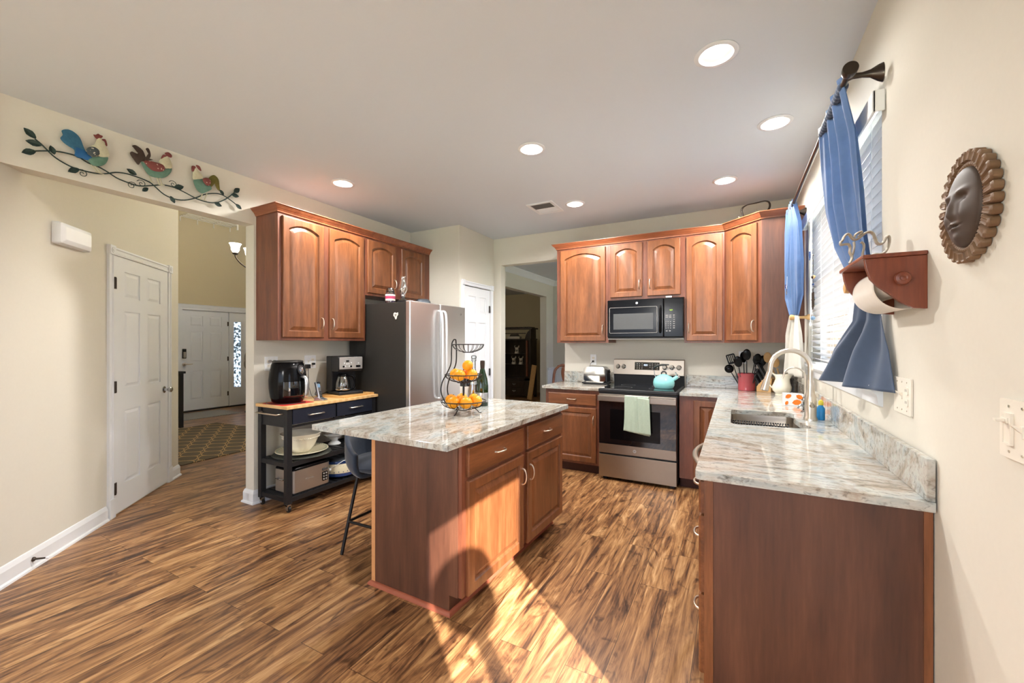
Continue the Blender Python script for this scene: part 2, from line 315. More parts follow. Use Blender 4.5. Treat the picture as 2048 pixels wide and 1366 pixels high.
# ---------------------------------------------------------------- mesh builder
class B:
    def __init__(s): s.bm = bmesh.new(); s.M = None
    def _v(s, p):
        p = Vector(p)
        return s.bm.verts.new(s.M @ p if s.M is not None else p)
    def _f(s, vs):
        try: return s.bm.faces.new(vs)
        except ValueError: return None
    def box(s, x0, x1, y0, y1, z0, z1):
        v = [s._v((x, y, z)) for z in (z0, z1) for y in (y0, y1) for x in (x0, x1)]
        for q in ((0, 2, 3, 1), (4, 5, 7, 6), (0, 1, 5, 4), (2, 6, 7, 3), (0, 4, 6, 2), (1, 3, 7, 5)): s._f([v[i] for i in q])
        return s
    def loft(s, rings, closed=True, cap0=True, cap1=True):
        vv = [[s._v(p) for p in r] for r in rings]
        n = len(vv[0])
        for a, b in zip(vv, vv[1:]):
            for i in range(n if closed else n-1):
                j = (i+1) % n
                s._f([a[i], a[j], b[j], b[i]])
        if cap0: s._f(list(reversed(vv[0])))
        if cap1: s._f(vv[-1])
        return s
    def prism(s, pts, axis, a0, a1):
        def P(p, a): return {'x': (a, p[0], p[1]), 'y': (p[0], a, p[1]), 'z': (p[0], p[1], a)}[axis]
        return s.loft([[P(p, a0) for p in pts], [P(p, a1) for p in pts]])
    def lathe(s, prof, seg=28, c=(0, 0, 0), cap0=True, cap1=True, sx=1, sy=1):
        rings = [[(c[0]+r*sx*math.cos(2*PI*k/seg), c[1]+r*sy*math.sin(2*PI*k/seg), c[2]+z) for k in range(seg)] for r, z in prof]
        return s.loft(rings, True, cap0, cap1)
    def tube(s, path, r, seg=8, closed=False, cap=True, flat=None, sm=0):
        P = [Vector(p) for p in path]; n = len(P)
        R = list(r) if isinstance(r, (list, tuple)) else [r]*n
        if sm:
            Q, RR = [], []
            for i in range(n if closed else n-1):
                g = (lambda k: P[k % n]) if closed else (lambda k: P[max(0, min(n-1, k))])
                a, b, c, d = g(i-1), g(i), g(i+1), g(i+2)
                for k in range(sm):
                    u = k/sm; Q.append(.5*((2*b)+(c-a)*u+(2*a-5*b+4*c-d)*u*u+(3*b-a-3*c+d)*u**3)); RR.append(R[i]+(R[(i+1) % n]-R[i])*u)
            if not closed: Q.append(P[-1]); RR.append(R[-1])
            P, R, n = Q, RR, len(Q)
        T = []
        for i in range(n):
            a = P[(i-1) % n] if (closed or i > 0) else P[i]; b = P[(i+1) % n] if (closed or i < n-1) else P[i]
            d = (b-a); T.append(d.normalized() if d.length > 1e-9 else Vector((0, 0, 1)))
        up = Vector((0, 0, 1)) if abs(T[0].z) < .9 else Vector((1, 0, 0))
        nn = (up - T[0]*up.dot(T[0])).normalized(); rings = []
        for i in range(n):
            if i: 
                nn = nn - T[i]*nn.dot(T[i])
                nn = nn.normalized() if nn.length > 1e-6 else Vector((1, 0, 0))
            bb = T[i].cross(nn); k = flat or 1
            rings.append([tuple(P[i]+nn*(R[i]*math.cos(2*PI*q/seg))+bb*(R[i]*k*math.sin(2*PI*q/seg))) for q in range(seg)])
        if closed: rings.append(rings[0])
        return s.loft(rings, True, cap and not closed, cap and not closed)
    def sphere(s, c, r, seg=20, rings=12, sx=1, sy=1, sz=1):
        pr = [(max(1e-4, math.sin(PI*i/rings))*r, -math.cos(PI*i/rings)*r*sz) for i in range(rings+1)]
        return s.lathe(pr, seg, c, sx=sx, sy=sy)
    def grid(s, fn, nu, nv):
        vv = [[s._v(fn(i/nu, j/nv)) for i in range(nu+1)] for j in range(nv+1)]
        for j in range(nv):
            for i in range(nu): s._f([vv[j][i], vv[j][i+1], vv[j+1][i+1], vv[j+1][i]])
        return s
    def plate(s, outer, holes, z0, z1):
        # flat slab with holes, outline in xy
        loops = [outer]+list(holes)
        for z, flip in ((z0, True), (z1, False)):
            tmp = bmesh.new(); es = []
            for L in loops:
                vs = [tmp.verts.new((x, y, z)) for x, y in L]
                es += [tmp.edges.new((vs[i], vs[(i+1) % len(vs)])) for i in range(len(vs))]
            bmesh.ops.triangle_fill(tmp, use_beauty=True, use_dissolve=False, edges=es)
            mp = {v: s._v(v.co) for v in tmp.verts}
            for f in tmp.faces: s._f([mp[v] for v in f.verts])
            tmp.free()
        for L in loops:
            a = [s._v((x, y, z0)) for x, y in L]; b = [s._v((x, y, z1)) for x, y in L]; n = len(L)
            for i in range(n): s._f([a[i], a[(i+1) % n], b[(i+1) % n], b[i]])
        bmesh.ops.remove_doubles(s.bm, verts=s.bm.verts, dist=1e-5)
        return s
    def sweep(s, path, prof, closed=False):
        # prof (out, z) swept along xy path; outward = right-hand side of travel
        P = [Vector((p[0], p[1])) for p in path]; n = len(P); rings = []
        def nrm(a, b): d = (b-a).normalized(); return Vector((d.y, -d.x))
        for i in range(n):
            ns = []
            if i > 0 or closed: ns.append(nrm(P[i-1], P[i]))
            if i < n-1 or closed: ns.append(nrm(P[i], P[(i+1) % n]))
            if len(ns) == 2: m = (ns[0]+ns[1]); m = m/max(1e-6, m.length); m = m/max(.2, m.dot(ns[0]))
            else: m = ns[0]
            rings.append([(P[i].x+m.x*o, P[i].y+m.y*o, z) for o, z in prof])
        if closed: rings.append(rings[0])
        return s.loft(rings, True, not closed, not closed)
    def build(s, name, mat, parent=None, smooth=None, bevel=0, label=None, sub=0, solid=0, seg=2):
        bmesh.ops.recalc_face_normals(s.bm, faces=s.bm.faces)
        if smooth is not None:
            a = math.radians(smooth)
            for f in s.bm.faces: f.smooth = True
            for e in s.bm.edges:
                if len(e.link_faces) == 2 and e.calc_face_angle(0) > a: e.smooth = False
        me = bpy.data.meshes.new(name); s.bm.to_mesh(me); s.bm.free()
        me.materials.append(MT[mat] if isinstance(mat, str) else mat)
        o = bpy.data.objects.new(name, me); COL.objects.link(o)
        if parent: o.parent = parent
        if solid:
            q = o.modifiers.new('thick', 'SOLIDIFY'); q.thickness = solid; q.offset = 0
        if bevel:
            q = o.modifiers.new('bevel', 'BEVEL'); q.width = bevel; q.segments = seg; q.limit_method = 'ANGLE'; q.angle_limit = math.radians(40)
            if smooth is None: q.harden_normals = False
        if sub:
            q = o.modifiers.new('sub', 'SUBSURF'); q.levels = sub; q.render_levels = sub
        if label: o['label'] = label
        return o
def arc(cx, cy, r, a0, a1, n, ry=None): 
    ry = ry or r
    return [(cx+r*math.cos(a0+(a1-a0)*i/n), cy+ry*math.sin(a0+(a1-a0)*i/n)) for i in range(n+1)]
def rrect(x0, x1, y0, y1, r, n=5):
    return arc(x1-r, y0+r, r, -PI/2, 0, n)+arc(x1-r, y1-r, r, 0, PI/2, n)+arc(x0+r, y1-r, r, PI/2, PI, n)+arc(x0+r, y0+r, r, PI, 1.5*PI, n)
def tag(o, label, cat, group=None):
    o['label'] = label; o['category'] = cat
    if group: o['group'] = group
    return o
def thing(name, label, cat, loc=(0, 0, 0), rz=0, group=None):
    o = bpy.data.objects.new(name, None); COL.objects.link(o); o.location = loc; o.rotation_euler = (0, 0, rz); o.empty_display_size = .1
    return tag(o, label, cat, group)
def struct(b, name, mat, parent=None, **k):
    o = b.build(name, mat, parent, **k)
    if parent is None: o['kind'] = 'structure'
    return o
def structroot(name, loc=(0, 0, 0), rz=0):
    o = bpy.data.objects.new(name, None); COL.objects.link(o); o.location = loc; o.rotation_euler = (0, 0, rz); o['kind'] = 'structure'
    return o
def text(body, size, mat, parent, loc, rot, name='lettering', ext=.0004, align='CENTER'):
    c = bpy.data.curves.new('t', 'FONT'); c.body = body; c.size = size; c.extrude = ext; c.align_x = align; c.align_y = 'CENTER'; c.resolution_u = 3
    o = bpy.data.objects.new('t', c); COL.objects.link(o); bpy.context.view_layer.update()
    me = bpy.data.meshes.new_from_object(o.evaluated_get(bpy.context.evaluated_depsgraph_get()))
    bpy.data.objects.remove(o); me.name = name; me.materials.clear(); me.materials.append(MT[mat])
    q = bpy.data.objects.new(name, me); COL.objects.link(q); q.parent = parent; q.location = loc; q.rotation_euler = rot
    return q
def dup(o, loc=None, rz=None, label=None, parent=None):
    c = o.copy(); COL.objects.link(c)
    if loc is not None: c.location = loc
    if rz is not None: c.rotation_euler = (0, 0, rz)
    if label: c['label'] = label
    if parent: c.parent = parent
    for ch in o.children:
        dup(ch, parent=c)
    return c

ART = {
 't1': [(0.923, 2.676), (0.95, 2.694), (0.978, 2.689), (1.003, 2.665), (1.018, 2.619), (1.035, 2.562), (1.006, 2.539), (0.983, 2.542), (0.978, 2.579), (0.953, 2.592), (0.931, 2.606), (0.917, 2.627), (0.928, 2.651)],
 't1b': [(0.983, 2.597), (1.018, 2.595), (1.056, 2.563), (1.035, 2.537), (1.006, 2.541), (0.978, 2.546), (0.983, 2.573)],
 'w1': [(1.029, 2.6), (1.041, 2.621), (1.064, 2.631), (1.085, 2.623), (1.091, 2.601), (1.079, 2.58), (1.053, 2.568), (1.034, 2.574)],
 'b1': [(1.035, 2.546), (1.076, 2.575), (1.131, 2.597), (1.13, 2.567), (1.113, 2.536), (1.082, 2.516), (1.053, 2.521)],
 'n1': [(1.081, 2.691), (1.101, 2.699), (1.125, 2.656), (1.139, 2.604), (1.094, 2.582), (1.076, 2.603), (1.05, 2.629), (1.067, 2.648)],
 'c1': [(1.063, 2.711), (1.073, 2.714), (1.085, 2.727), (1.094, 2.724), (1.108, 2.721), (1.099, 2.703), (1.079, 2.691)],
 'k1': [(1.097, 2.694), (1.119, 2.705), (1.129, 2.671), (1.122, 2.663), (1.114, 2.689)],
 't2': [(1.257, 2.72), (1.278, 2.735), (1.316, 2.714), (1.337, 2.665), (1.373, 2.672), (1.309, 2.635), (1.291, 2.606), (1.268, 2.631), (1.247, 2.664), (1.257, 2.684), (1.285, 2.679), (1.288, 2.707)],
 't2b': [(1.323, 2.655), (1.345, 2.704), (1.33, 2.729), (1.34, 2.742), (1.351, 2.733), (1.358, 2.691), (1.34, 2.656)],
 'w2': [(1.316, 2.639), (1.365, 2.654), (1.424, 2.654), (1.435, 2.622), (1.409, 2.599), (1.358, 2.594)],
 'b2': [(1.305, 2.635), (1.365, 2.587), (1.424, 2.609), (1.477, 2.656), (1.478, 2.624), (1.446, 2.576), (1.402, 2.554), (1.351, 2.555), (1.323, 2.589)],
 'n2': [(1.405, 2.67), (1.424, 2.709), (1.462, 2.723), (1.483, 2.656), (1.439, 2.64), (1.424, 2.654)],
 'c2': [(1.439, 2.746), (1.458, 2.76), (1.473, 2.756), (1.483, 2.743), (1.477, 2.728), (1.454, 2.73)],
 'k2': [(1.413, 2.691), (1.428, 2.73), (1.45, 2.728), (1.431, 2.71), (1.42, 2.691)],
 'n3': [(1.611, 2.623), (1.621, 2.705), (1.646, 2.702), (1.681, 2.654), (1.646, 2.63)],
 'c3': [(1.634, 2.734), (1.659, 2.734), (1.671, 2.702), (1.651, 2.709)],
 'k3': [(1.606, 2.716), (1.631, 2.718), (1.623, 2.68), (1.606, 2.678)],
 'b3': [(1.621, 2.623), (1.681, 2.644), (1.744, 2.597), (1.711, 2.556), (1.672, 2.532), (1.636, 2.559)],
 'w3': [(1.675, 2.637), (1.694, 2.657), (1.72, 2.658), (1.732, 2.632), (1.72, 2.604), (1.694, 2.605)],
 't3': [(1.724, 2.669), (1.76, 2.704), (1.792, 2.683), (1.799, 2.635), (1.803, 2.591), (1.778, 2.608), (1.762, 2.643), (1.744, 2.605), (1.724, 2.62)],
 'v1': [(0.814, 2.578), (0.844, 2.554), (0.886, 2.51), (0.928, 2.485), (0.978, 2.469), (1.041, 2.468), (1.088, 2.474), (1.131, 2.489), (1.175, 2.513), (1.227, 2.524), (1.281, 2.522), (1.351, 2.511), (1.387, 2.488), (1.439, 2.45), (1.5, 2.437), (1.564, 2.447), (1.63, 2.482), (1.698, 2.533), (1.769, 2.563), (1.824, 2.568), (1.891, 2.542), (1.94, 2.515)],
 'v2': [(0.794, 2.496), (0.834, 2.516), (0.896, 2.539), (0.95, 2.548), (0.995, 2.546), (1.041, 2.525), (1.088, 2.518), (1.131, 2.502), (1.179, 2.478), (1.227, 2.468), (1.295, 2.464), (1.365, 2.489), (1.431, 2.516), (1.5, 2.521), (1.572, 2.504), (1.646, 2.482), (1.716, 2.479), (1.778, 2.493), (1.843, 2.538), (1.891, 2.589), (1.93, 2.638)],
 'leaves':  [[(0.77, 2.621), (0.816, 2.579)], [(0.777, 2.551), (0.839, 2.548)], [(0.762, 2.476), (0.816, 2.505)], [(0.875, 2.563), (0.891, 2.516)], [(0.95, 2.435), (0.998, 2.468)], [(1.229, 2.555), (1.28, 2.532)], [(1.344, 2.464), (1.312, 2.432)], [(1.556, 2.544), (1.496, 2.517)], [(1.5, 2.405), (1.473, 2.447)], [(1.815, 2.474), (1.76, 2.487)], [(1.965, 2.493), (1.92, 2.522)], [(1.801, 2.601), (1.829, 2.569)], [(1.95, 2.66), (1.906, 2.614)], [(1.945, 2.592), (1.886, 2.592)]] ,
 'curl':  [(1.015, 2.447), (1.309, 2.483), (1.257, 2.453), (1.492, 2.541)] ,
 'legs':  [[(1.053, 2.517), (1.085, 2.478)], [(1.073, 2.514), (1.101, 2.478)], [(1.351, 2.551), (1.365, 2.514)], [(1.394, 2.555), (1.411, 2.509)], [(1.411, 2.559), (1.425, 2.514)], [(1.681, 2.532), (1.664, 2.485)], [(1.711, 2.547), (1.694, 2.484)]] ,
}
SCROLL = [[(0.429, 1.695), (0.439, 1.699), (0.454, 1.698), (0.467, 1.706), (0.475, 1.727), (0.477, 1.749), (0.474, 1.759), (0.468, 1.755), (0.462, 1.74), (0.453, 1.733), (0.444, 1.738), (0.439, 1.754), (0.433, 1.772), (0.424, 1.78), (0.411, 1.777), (0.401, 1.768), (0.392, 1.76), (0.382, 1.757), (0.374, 1.764), (0.368, 1.776), (0.36, 1.78), (0.351, 1.77), (0.347, 1.759), (0.341, 1.752), (0.343, 1.743), (0.353, 1.744), (0.364, 1.742), (0.369, 1.73), (0.368, 1.713), (0.374, 1.697), (0.372, 1.684), (0.367, 1.673)], [(0.382, 1.752), (0.383, 1.736), (0.381, 1.718), (0.378, 1.705)], [(0.399, 1.747), (0.407, 1.739), (0.408, 1.725), (0.405, 1.709), (0.403, 1.695)], [(0.382, 1.765), (0.382, 1.772), (0.388, 1.779), (0.399, 1.784), (0.402, 1.78), (0.392, 1.767)]]
# ---------------------------------------------------------------- room shell
ZC, XL, XR, YB, XP, YP, ZT = 2.79, -3.64, .52, 4.84, -2.882, 4.04, .915
MX = Matrix(((0, 0, 1, 0), (1, 0, 0, 0), (0, 1, 0, 0), (0, 0, 0, 1)))   # (a,b,c) -> x=c, y=a, z=b
MY = Matrix(((1, 0, 0, 0), (0, 0, 1, 0), (0, 1, 0, 0), (0, 0, 0, 1)))   # (a,b,c) -> x=a, y=c, z=b
def wallx(name, outer, holes, x0, x1, mat='wall', parent=None):
    b = B(); b.M = MX; b.plate(outer, holes, x0, x1); return struct(b, name, mat, parent)
def wally(name, outer, holes, y0, y1, mat='wall', parent=None):
    b = B(); b.M = MY; b.plate(outer, holes, y0, y1); return struct(b, name, mat, parent)
def R4(a0, a1, b0, b1): return [(a0, b0), (a1, b0), (a1, b1), (a0, b1)]
struct(B().box(-10, 2, -4.3, 11.2, -.05, 0), 'floor', 'floor')
LIGHTS = [(-.079, 2.25), (.228, 3.125), (-1.295, 2.708), (-3.034, 2.505), (-.072, 4.02), (-1.417, 3.979)]
b = B(); b.plate([(-3.76, -4.15), (.64, -4.15), (.64, 4.90), (-3.76, 4.90)], [arc(x, y, .078, 0, 2*PI, 24)[:-1] for x, y in LIGHTS], ZC, ZC+.05)
struct(b, 'ceiling', 'ceil')
struct(B().box(-3.70, 1.62, 4.90, 8.87, ZC, ZC+.05), 'ceiling_dining', 'ceil')
struct(B().box(-7.1, -3.70, 5.2, 11.1, ZC, ZC+.05), 'ceiling_den', 'ceil')
struct(B().box(-9.8, -3.70, .5, 6.3, 4.6, 4.65), 'ceiling_foyer', 'ceil')
# kitchen left wall with the wide opening to the hall
wallx('wall_left', [(.66, 2.40), (2.085, 2.40), (2.085, 0), (4.96, 0), (4.96, 4.6), (.66, 4.6)], [], -3.76, XL)
wallx('wall_left_rear', R4(-4.12, .655, 0, 4.6), [], -3.76, XL)
b = B(); b.prism([(-3.60, .64), (-5.12, 2.16), (-5.205, 2.16), (-3.76, .60)], 'z', 0, 4.6); struct(b, 'wall_angled', 'wall')
wally('wall_foyer_left', R4(-9.77, -5.12, 0, 4.6), [], 2.04, 2.16, 'foyer')
wally('wall_foyer_right', R4(-9.77, -3.70, 0, 4.6), [], 5.9, 6.02, 'foyer')
wallx('wall_foyer_front', [(2.1, 0), (4.12, 0), (4.12, 2.10), (5.42, 2.10), (5.42, 0), (5.98, 0), (5.98, 4.6), (2.1, 4.6)], [], -9.77, -9.65, 'foyer')
# pantry box, back wall
wally('wall_pantry_front', R4(XL, XP-.1, 0, ZC), [], YP, YP+.1)
wallx('wall_pantry_side', [(YP, 0), (4.13, 0), (4.13, 2.09), (4.745, 2.09), (4.745, 0), (YB, 0), (YB, ZC), (YP, ZC)], [], XP-.1, XP)
wally('wall_back', [(-3.7, 0), (-2.77, 0), (-2.77, 2.43), (-1.855, 2.43), (-1.855, 0), (.64, 0), (.64, ZC), (-3.7, ZC)], [], YB, YB+.12)
# right wall: sink window and patio glass door
wallx('wall_right', [(-4.12, 0), (0, 0), (0, 1.89), (.87, 1.89), (.87, 0), (4.96, 0), (4.96, ZC), (-4.12, ZC)], [R4(2.16, 4.03, 1.215, 2.385)], XR, XR+.12)
wally('wall_rear', R4(-3.76, .64, 0, ZC), [R4(-3.4, .2, .55, 2.45)], -4.12, -4.0)
# dining room and the dark room beyond it
wallx('wall_dining_left', [(4.96, 0), (6.45, 0), (6.45, 2.41), (8.37, 2.41), (8.37, 0), (8.87, 0), (8.87, ZC), (4.96, ZC)], [], -3.79, XL)
wally('wall_dining_back', R4(-3.79, 1.62, 0, ZC), [], 8.75, 8.87)
wallx('wall_dining_right', R4(4.96, 8.87, 0, ZC), [R4(5.6, 8.0, .8, 2.4)], 1.5, 1.62)
wally('wall_dining_front', R4(.6, 1.62, 0, ZC), [], 4.84, 4.96)
wally('wall_den_back', R4(-7.1, -3.7, 0, ZC), [], 10.6, 10.72, 'foyer')
wallx('wall_den_left', R4(5.9, 10.72, 0, ZC), [], -7.1, -7.0, 'foyer')
wallx('wall_den_right', R4(8.85, 10.72, 0, ZC), [], -3.79, -3.70, 'foyer')
# baseboards
BP = [(0, 0), (.016, 0), (.016, .085), (.011, .10), (.006, .112), (0, .115)]
def base(name, path, prof=BP): struct(B().sweep(path, prof), name, 'white')
BQ = BP[:1]+[(.028, 0), (.026, .012), (.016, .02)]+BP[2:]
base('baseboard_angled', [(-3.61, .65), (-4.296, 1.336)], BQ)
base('baseboard_angled_2', [(-4.99, 2.03), (-5.12, 2.16), (-5.3, 2.165)], BQ)
base('baseboard_left', [(-3.76, 2.4), (-3.76, 2.085), (-3.64, 2.085), (-3.64, 4.03)][::-1] and [(-3.70, 2.085), (XL, 2.085), (XL, YP)], BQ)
base('baseboard_jamb', [(-3.76, 2.3), (-3.76, 2.085), (-3.695, 2.085)], BQ)
base('baseboard_pantry', [(XP, 4.745+.055), (XP, YB)], BQ)
base('baseboard_right', [(XR, 1.62), (XR, .86)], BQ)
base('baseboard_dining', [(XL, 8.37), (XL, 8.75), (1.5, 8.75)], BQ)
# dining crown and chair rail
CRN = [(0, ZC-.11), (.012, ZC-.11), (.02, ZC-.09), (.05, ZC-.05), (.085, ZC-.02), (.085, ZC), (0, ZC)]
struct(B().sweep([(XL, 4.96), (XL, 8.75), (1.5, 8.75)], CRN), 'trim_crown', 'white', smooth=30)
RAIL = [(0, .79), (.015, .79), (.03, .82), (.035, .83), (0, .84)]
struct(B().sweep([(XL, 8.42), (XL, 8.75), (1.5, 8.75)], RAIL), 'trim_rail', 'white', smooth=30)
b = B()
b.box(XL, XL+.008, 8.43, 8.75, .115, .79); b.box(XL, 1.5, 8.742, 8.75, .115, .79)
for x in (-3.55, -3.0, -2.4, -1.8):
    for r in (R4(x, x+.45, .2, .215), R4(x, x+.45, .69, .705)): b.box(r[0][0], r[1][0], 8.73, 8.742, r[0][1], r[2][1])
    b.box(x, x+.015, 8.73, 8.742, .2, .7); b.box(x+.435, x+.45, 8.73, 8.742, .2, .7)
struct(b, 'trim_wainscot', 'white')
# paper-thin utility marks: window return trims
def sixpanel(w, h, t=.035):
    b = B(); b.M = MY
    st, mid = .115*w/.71, .10*w/.71
    xs = [(st, w/2-mid/2), (w/2+mid/2, w-st)]; zs = [(.21*h/2.03, .80*h/2.03), (.98*h/2.03, 1.60*h/2.03), (1.71*h/2.03, 1.92*h/2.03)]
    rects = [(a, c, d, e) for a, c in xs for d, e in zs]
    b.plate(R4(0, w, 0, h), [R4(*r) for r in rects], 0, .009); b.M = None
    b.box(0, w, .009, t, 0, h)
    for x0, x1, z0, z1 in rects:
        def rr(i, y): return [(x0+i, y, z0+i), (x1-i, y, z0+i), (x1-i, y, z1-i), (x0+i, y, z1-i)]
        b.loft([rr(0, .009), rr(.012, .0088), rr(.034, .0025)], cap0=False)
    return b
def casing(w, h, cw=.06, blocks=True, parent=None):
    # legs and head around an opening 0..w, 0..h ; front at y=0 towards -y
    o = []
    for x0, x1 in ((-cw, 0), (w, w+cw)):
        b = B(); b.prism([(x0, 0), (x0, -.018), (x0+.012, -.020), (x0+.02, -.012), (x1-.02, -.012), (x1-.012, -.020), (x1, -.018), (x1, 0)], 'z', 0, h)
        b.box(x0-.004, x1+.004, -.026, 0, 0, .15)
        struct(b, 'casing_leg', 'white', parent)
    b = B(); b.prism([(0, h), (-.018, h), (-.020, h+.012), (-.012, h+.02), (-.012, h+cw-.02), (-.020, h+cw-.012), (-.018, h+cw), (0, h+cw)], 'x', 0, w)
    for x in (-cw-.004, w-.004):
        b.box(x, x+cw+.008, -.028, 0, h-.004, h+cw+.008)
        b.M = Matrix.Translation((x+cw/2+.004, -.028, h+cw/2))@Matrix.Rotation(PI/2, 4, 'X'); b.lathe([(.022, -.002), (.022, .004), (.016, .002), (.012, .001), (.008, .006)], 20); b.M = None
    struct(b, 'casing_head', 'white', parent)
def knob(parent, x, z, y=0, r=.027):
    b = B(); b.M = Matrix.Translation((x, y, z))@Matrix.Rotation(PI/2, 4, 'X')
    b.lathe([(.032, 0), (.032, .004), (.014, .008), (.011, .03), (.018, .036), (r, .048), (r*.98, .058), (.018, .066), (.004, .068)], 24)
    b.build('knob', 'chrome', parent, smooth=40)
def hinge(parent, x, z, y=0):
    b = B(); b.box(x-.018, x+.014, y-.003, y+.002, z-.045, z+.045); b.tube([(x-.016, y-.008, z-.047), (x-.016, y-.008, z+.047)], .007); b.build('hinge', 'bronze' if x > 0 else 'nickel', parent)
# closet door on the angled wall: local x runs along the wall away from the camera
d1 = structroot('door_1', (-4.349, 1.389, 0), math.radians(135))
o = sixpanel(.835, 2.065, .0123).build('door_leaf', 'white', d1); o.location = (.008, -.0125, .015)
dw = .85
casing(dw, 2.085, .06, parent=d1); knob(d1, .775, .93, -.0125)
for z in (1.86, 1.03, .22): hinge(d1, .018, z, -.0145)
# pantry door
d2 = structroot('door_2', (XP, 4.13, 0), PI/2)
o = sixpanel(.605, 2.07).build('door_leaf', 'white', d2); o.location = (.005, .002, .012)
casing(.615, 2.09, .052, parent=d2)
for z in (1.83, 1.0, .25): hinge(d2, .60, z, -.002)
knob(d2, .06, .93, 0)
# front door with sidelight
d3 = structroot('door_3', (-9.65, 4.12, 0), PI/2)
o = sixpanel(.86, 2.02, .04).build('door_leaf', 'white', d3); o.location = (.02, .02, .03)
struct(B().box(0, 1.30, -.01, .1, 0, .028), 'threshold', 'dgrey', d3)
b = B(); b.box(.882, .90, -.012, .1, .028, 2.08); b.box(0, .018, -.012, .1, .028, 2.08); b.box(0, 1.30, -.012, .1, 2.055, 2.10); b.box(1.265, 1.30, -.012, .1, .028, 2.08); struct(b, 'door_frame', 'white', d3); struct(B().box(0, .90, .065, .10, .028, 2.08), 'light_leak_backing', 'white', d3)  # slab behind the leaf is added to stop light leaking round it
b = B(); b.M = MY; b.plate(R4(.9, 1.265, .028, 2.055), [R4(.99, 1.14, .42, 1.85)], .02, .06); struct(b, 'sidelight_panel', 'white', d3)
struct(B().box(.985, 1.145, .035, .042, .415, 1.855), 'sidelight_glass', 'obscure', d3)
b = B(); b.M = MY
for k in range(7):
    z = .5+k*.19; b.M = None; b.tube([(1.065+.05*math.sin(a*1.0), .03, z+.08*math.cos(a*.5+k)) for a in [i*.5 for i in range(13)]], .004, 5)
struct(b, 'leaded_pattern', 'greytxt', d3)
for z in (1.80, 1.05, .3): hinge(d3, .875, z, .016)
b = B(); b.sweep([(-.06, .0), (1.36, .0)], [(0, 2.10), (.02, 2.10), (.024, 2.16), (.03, 2.17), (0, 2.17)]); struct(b, 'casing_head', 'white', d3)
b = B(); b.box(-.06, 0, -.018, 0, 0, 2.10); b.box(1.30, 1.36, -.018, 0, 0, 2.10); struct(b, 'casing_leg', 'white', d3)
# sink window (frame, glass, sill)
w1 = structroot('window_1', (XR, 2.16, 1.215))
b = B(); fr = [(0, 1.87, 0, .05), (0, 1.87, 1.12, 1.17), (0, .05, 0, 1.17), (1.82, 1.87, 0, 1.17), (.90, .97, 0, 1.17), (0, 1.87, .56, .60)]
for y0, y1, z0, z1 in fr: b.box(.075, .118, y0, y1, z0, z1)
struct(b, 'window_frame', 'vinyl', w1)
for y0, y1 in ((.05, .90), (.97, 1.82)): struct(B().box(.094, .098, y0, y1, .05, 1.12), 'window_pane', 'glass', w1)
b = B(); b.prism([(-.055, -.012), (-.062, 0), (-.055, .012), (.075, .012), (.075, -.012)], 'y', -.09, 1.93)
struct(b, 'window_sill', 'white', w1)
b = B(); b.prism([(0, -.012), (-.045, -.012), (-.04, -.022), (-.022, -.04), (-.018, -.055), (-.014, -.085), (0, -.09)], 'y', -.015, 1.90)
struct(b, 'window_apron', 'white', w1)
# patio glass door
w2 = structroot('door_4', (XR, 0, 0))
b = B()
for y0, y1, z0, z1 in ((0, .87, 0, .05), (0, .87, 1.85, 1.89), (0, .03, 0, 1.89), (.845, .87, 0, 1.89)): b.box(.04, .10, y0, y1, z0, z1)
struct(b, 'door_frame', 'vinyl', w2); struct(B().box(.066, .072, .03, .845, .05, 1.85), 'door_pane', 'glass', w2)
w3 = structroot('added_rear_window', (-3.4, -4.0, .55))  # unseen rear window, added to let fill daylight in from behind
b = B()
for x0, x1, z0, z1 in ((0, 3.6, 0, .05), (0, 3.6, 1.85, 1.9), (0, .05, 0, 1.9), (3.55, 3.6, 0, 1.9), (1.17, 1.23, 0, 1.9), (2.37, 2.43, 0, 1.9)): b.box(x0, x1, -.08, -.03, z0, z1)
struct(b, 'window_frame', 'vinyl', w3); struct(B().box(.05, 3.55, -.06, -.055, .05, 1.85), 'window_pane', 'glass', w3)
w4 = structroot('added_dining_window', (1.5, 5.6, .8))  # unseen window added to bring daylight into the dining room
b = B()
for y0, y1, z0, z1 in ((0, 2.4, 0, .05), (0, 2.4, 1.55, 1.6), (0, .05, 0, 1.6), (2.35, 2.4, 0, 1.6), (1.17, 1.23, 0, 1.6)): b.box(.04, .09, y0, y1, z0, z1)
struct(b, 'window_frame', 'vinyl', w4); struct(B().box(.062, .067, .05, 2.35, .05, 1.55), 'window_pane', 'glass', w4)
# outdoors beyond the windows
o = struct(B().box(-14, 30, -30, 30, -.6, -.5), 'ground', 'grass')
o = struct(B().box(.64, 6, -4, 8, -.25, -.06), 'deck', 'deck')

struct(B().box(.645, 3.3, -.25, 6.0, 2.95, 3.02), 'sun_block_roof', 'deck')  # unseen roof added to keep direct sun off the sink window blind
b = B(); b.box(3.15, 3.27, 5.85, 5.97, -.06, 2.95); struct(b, 'sun_block_post', 'vinyl')  # post for the added roof
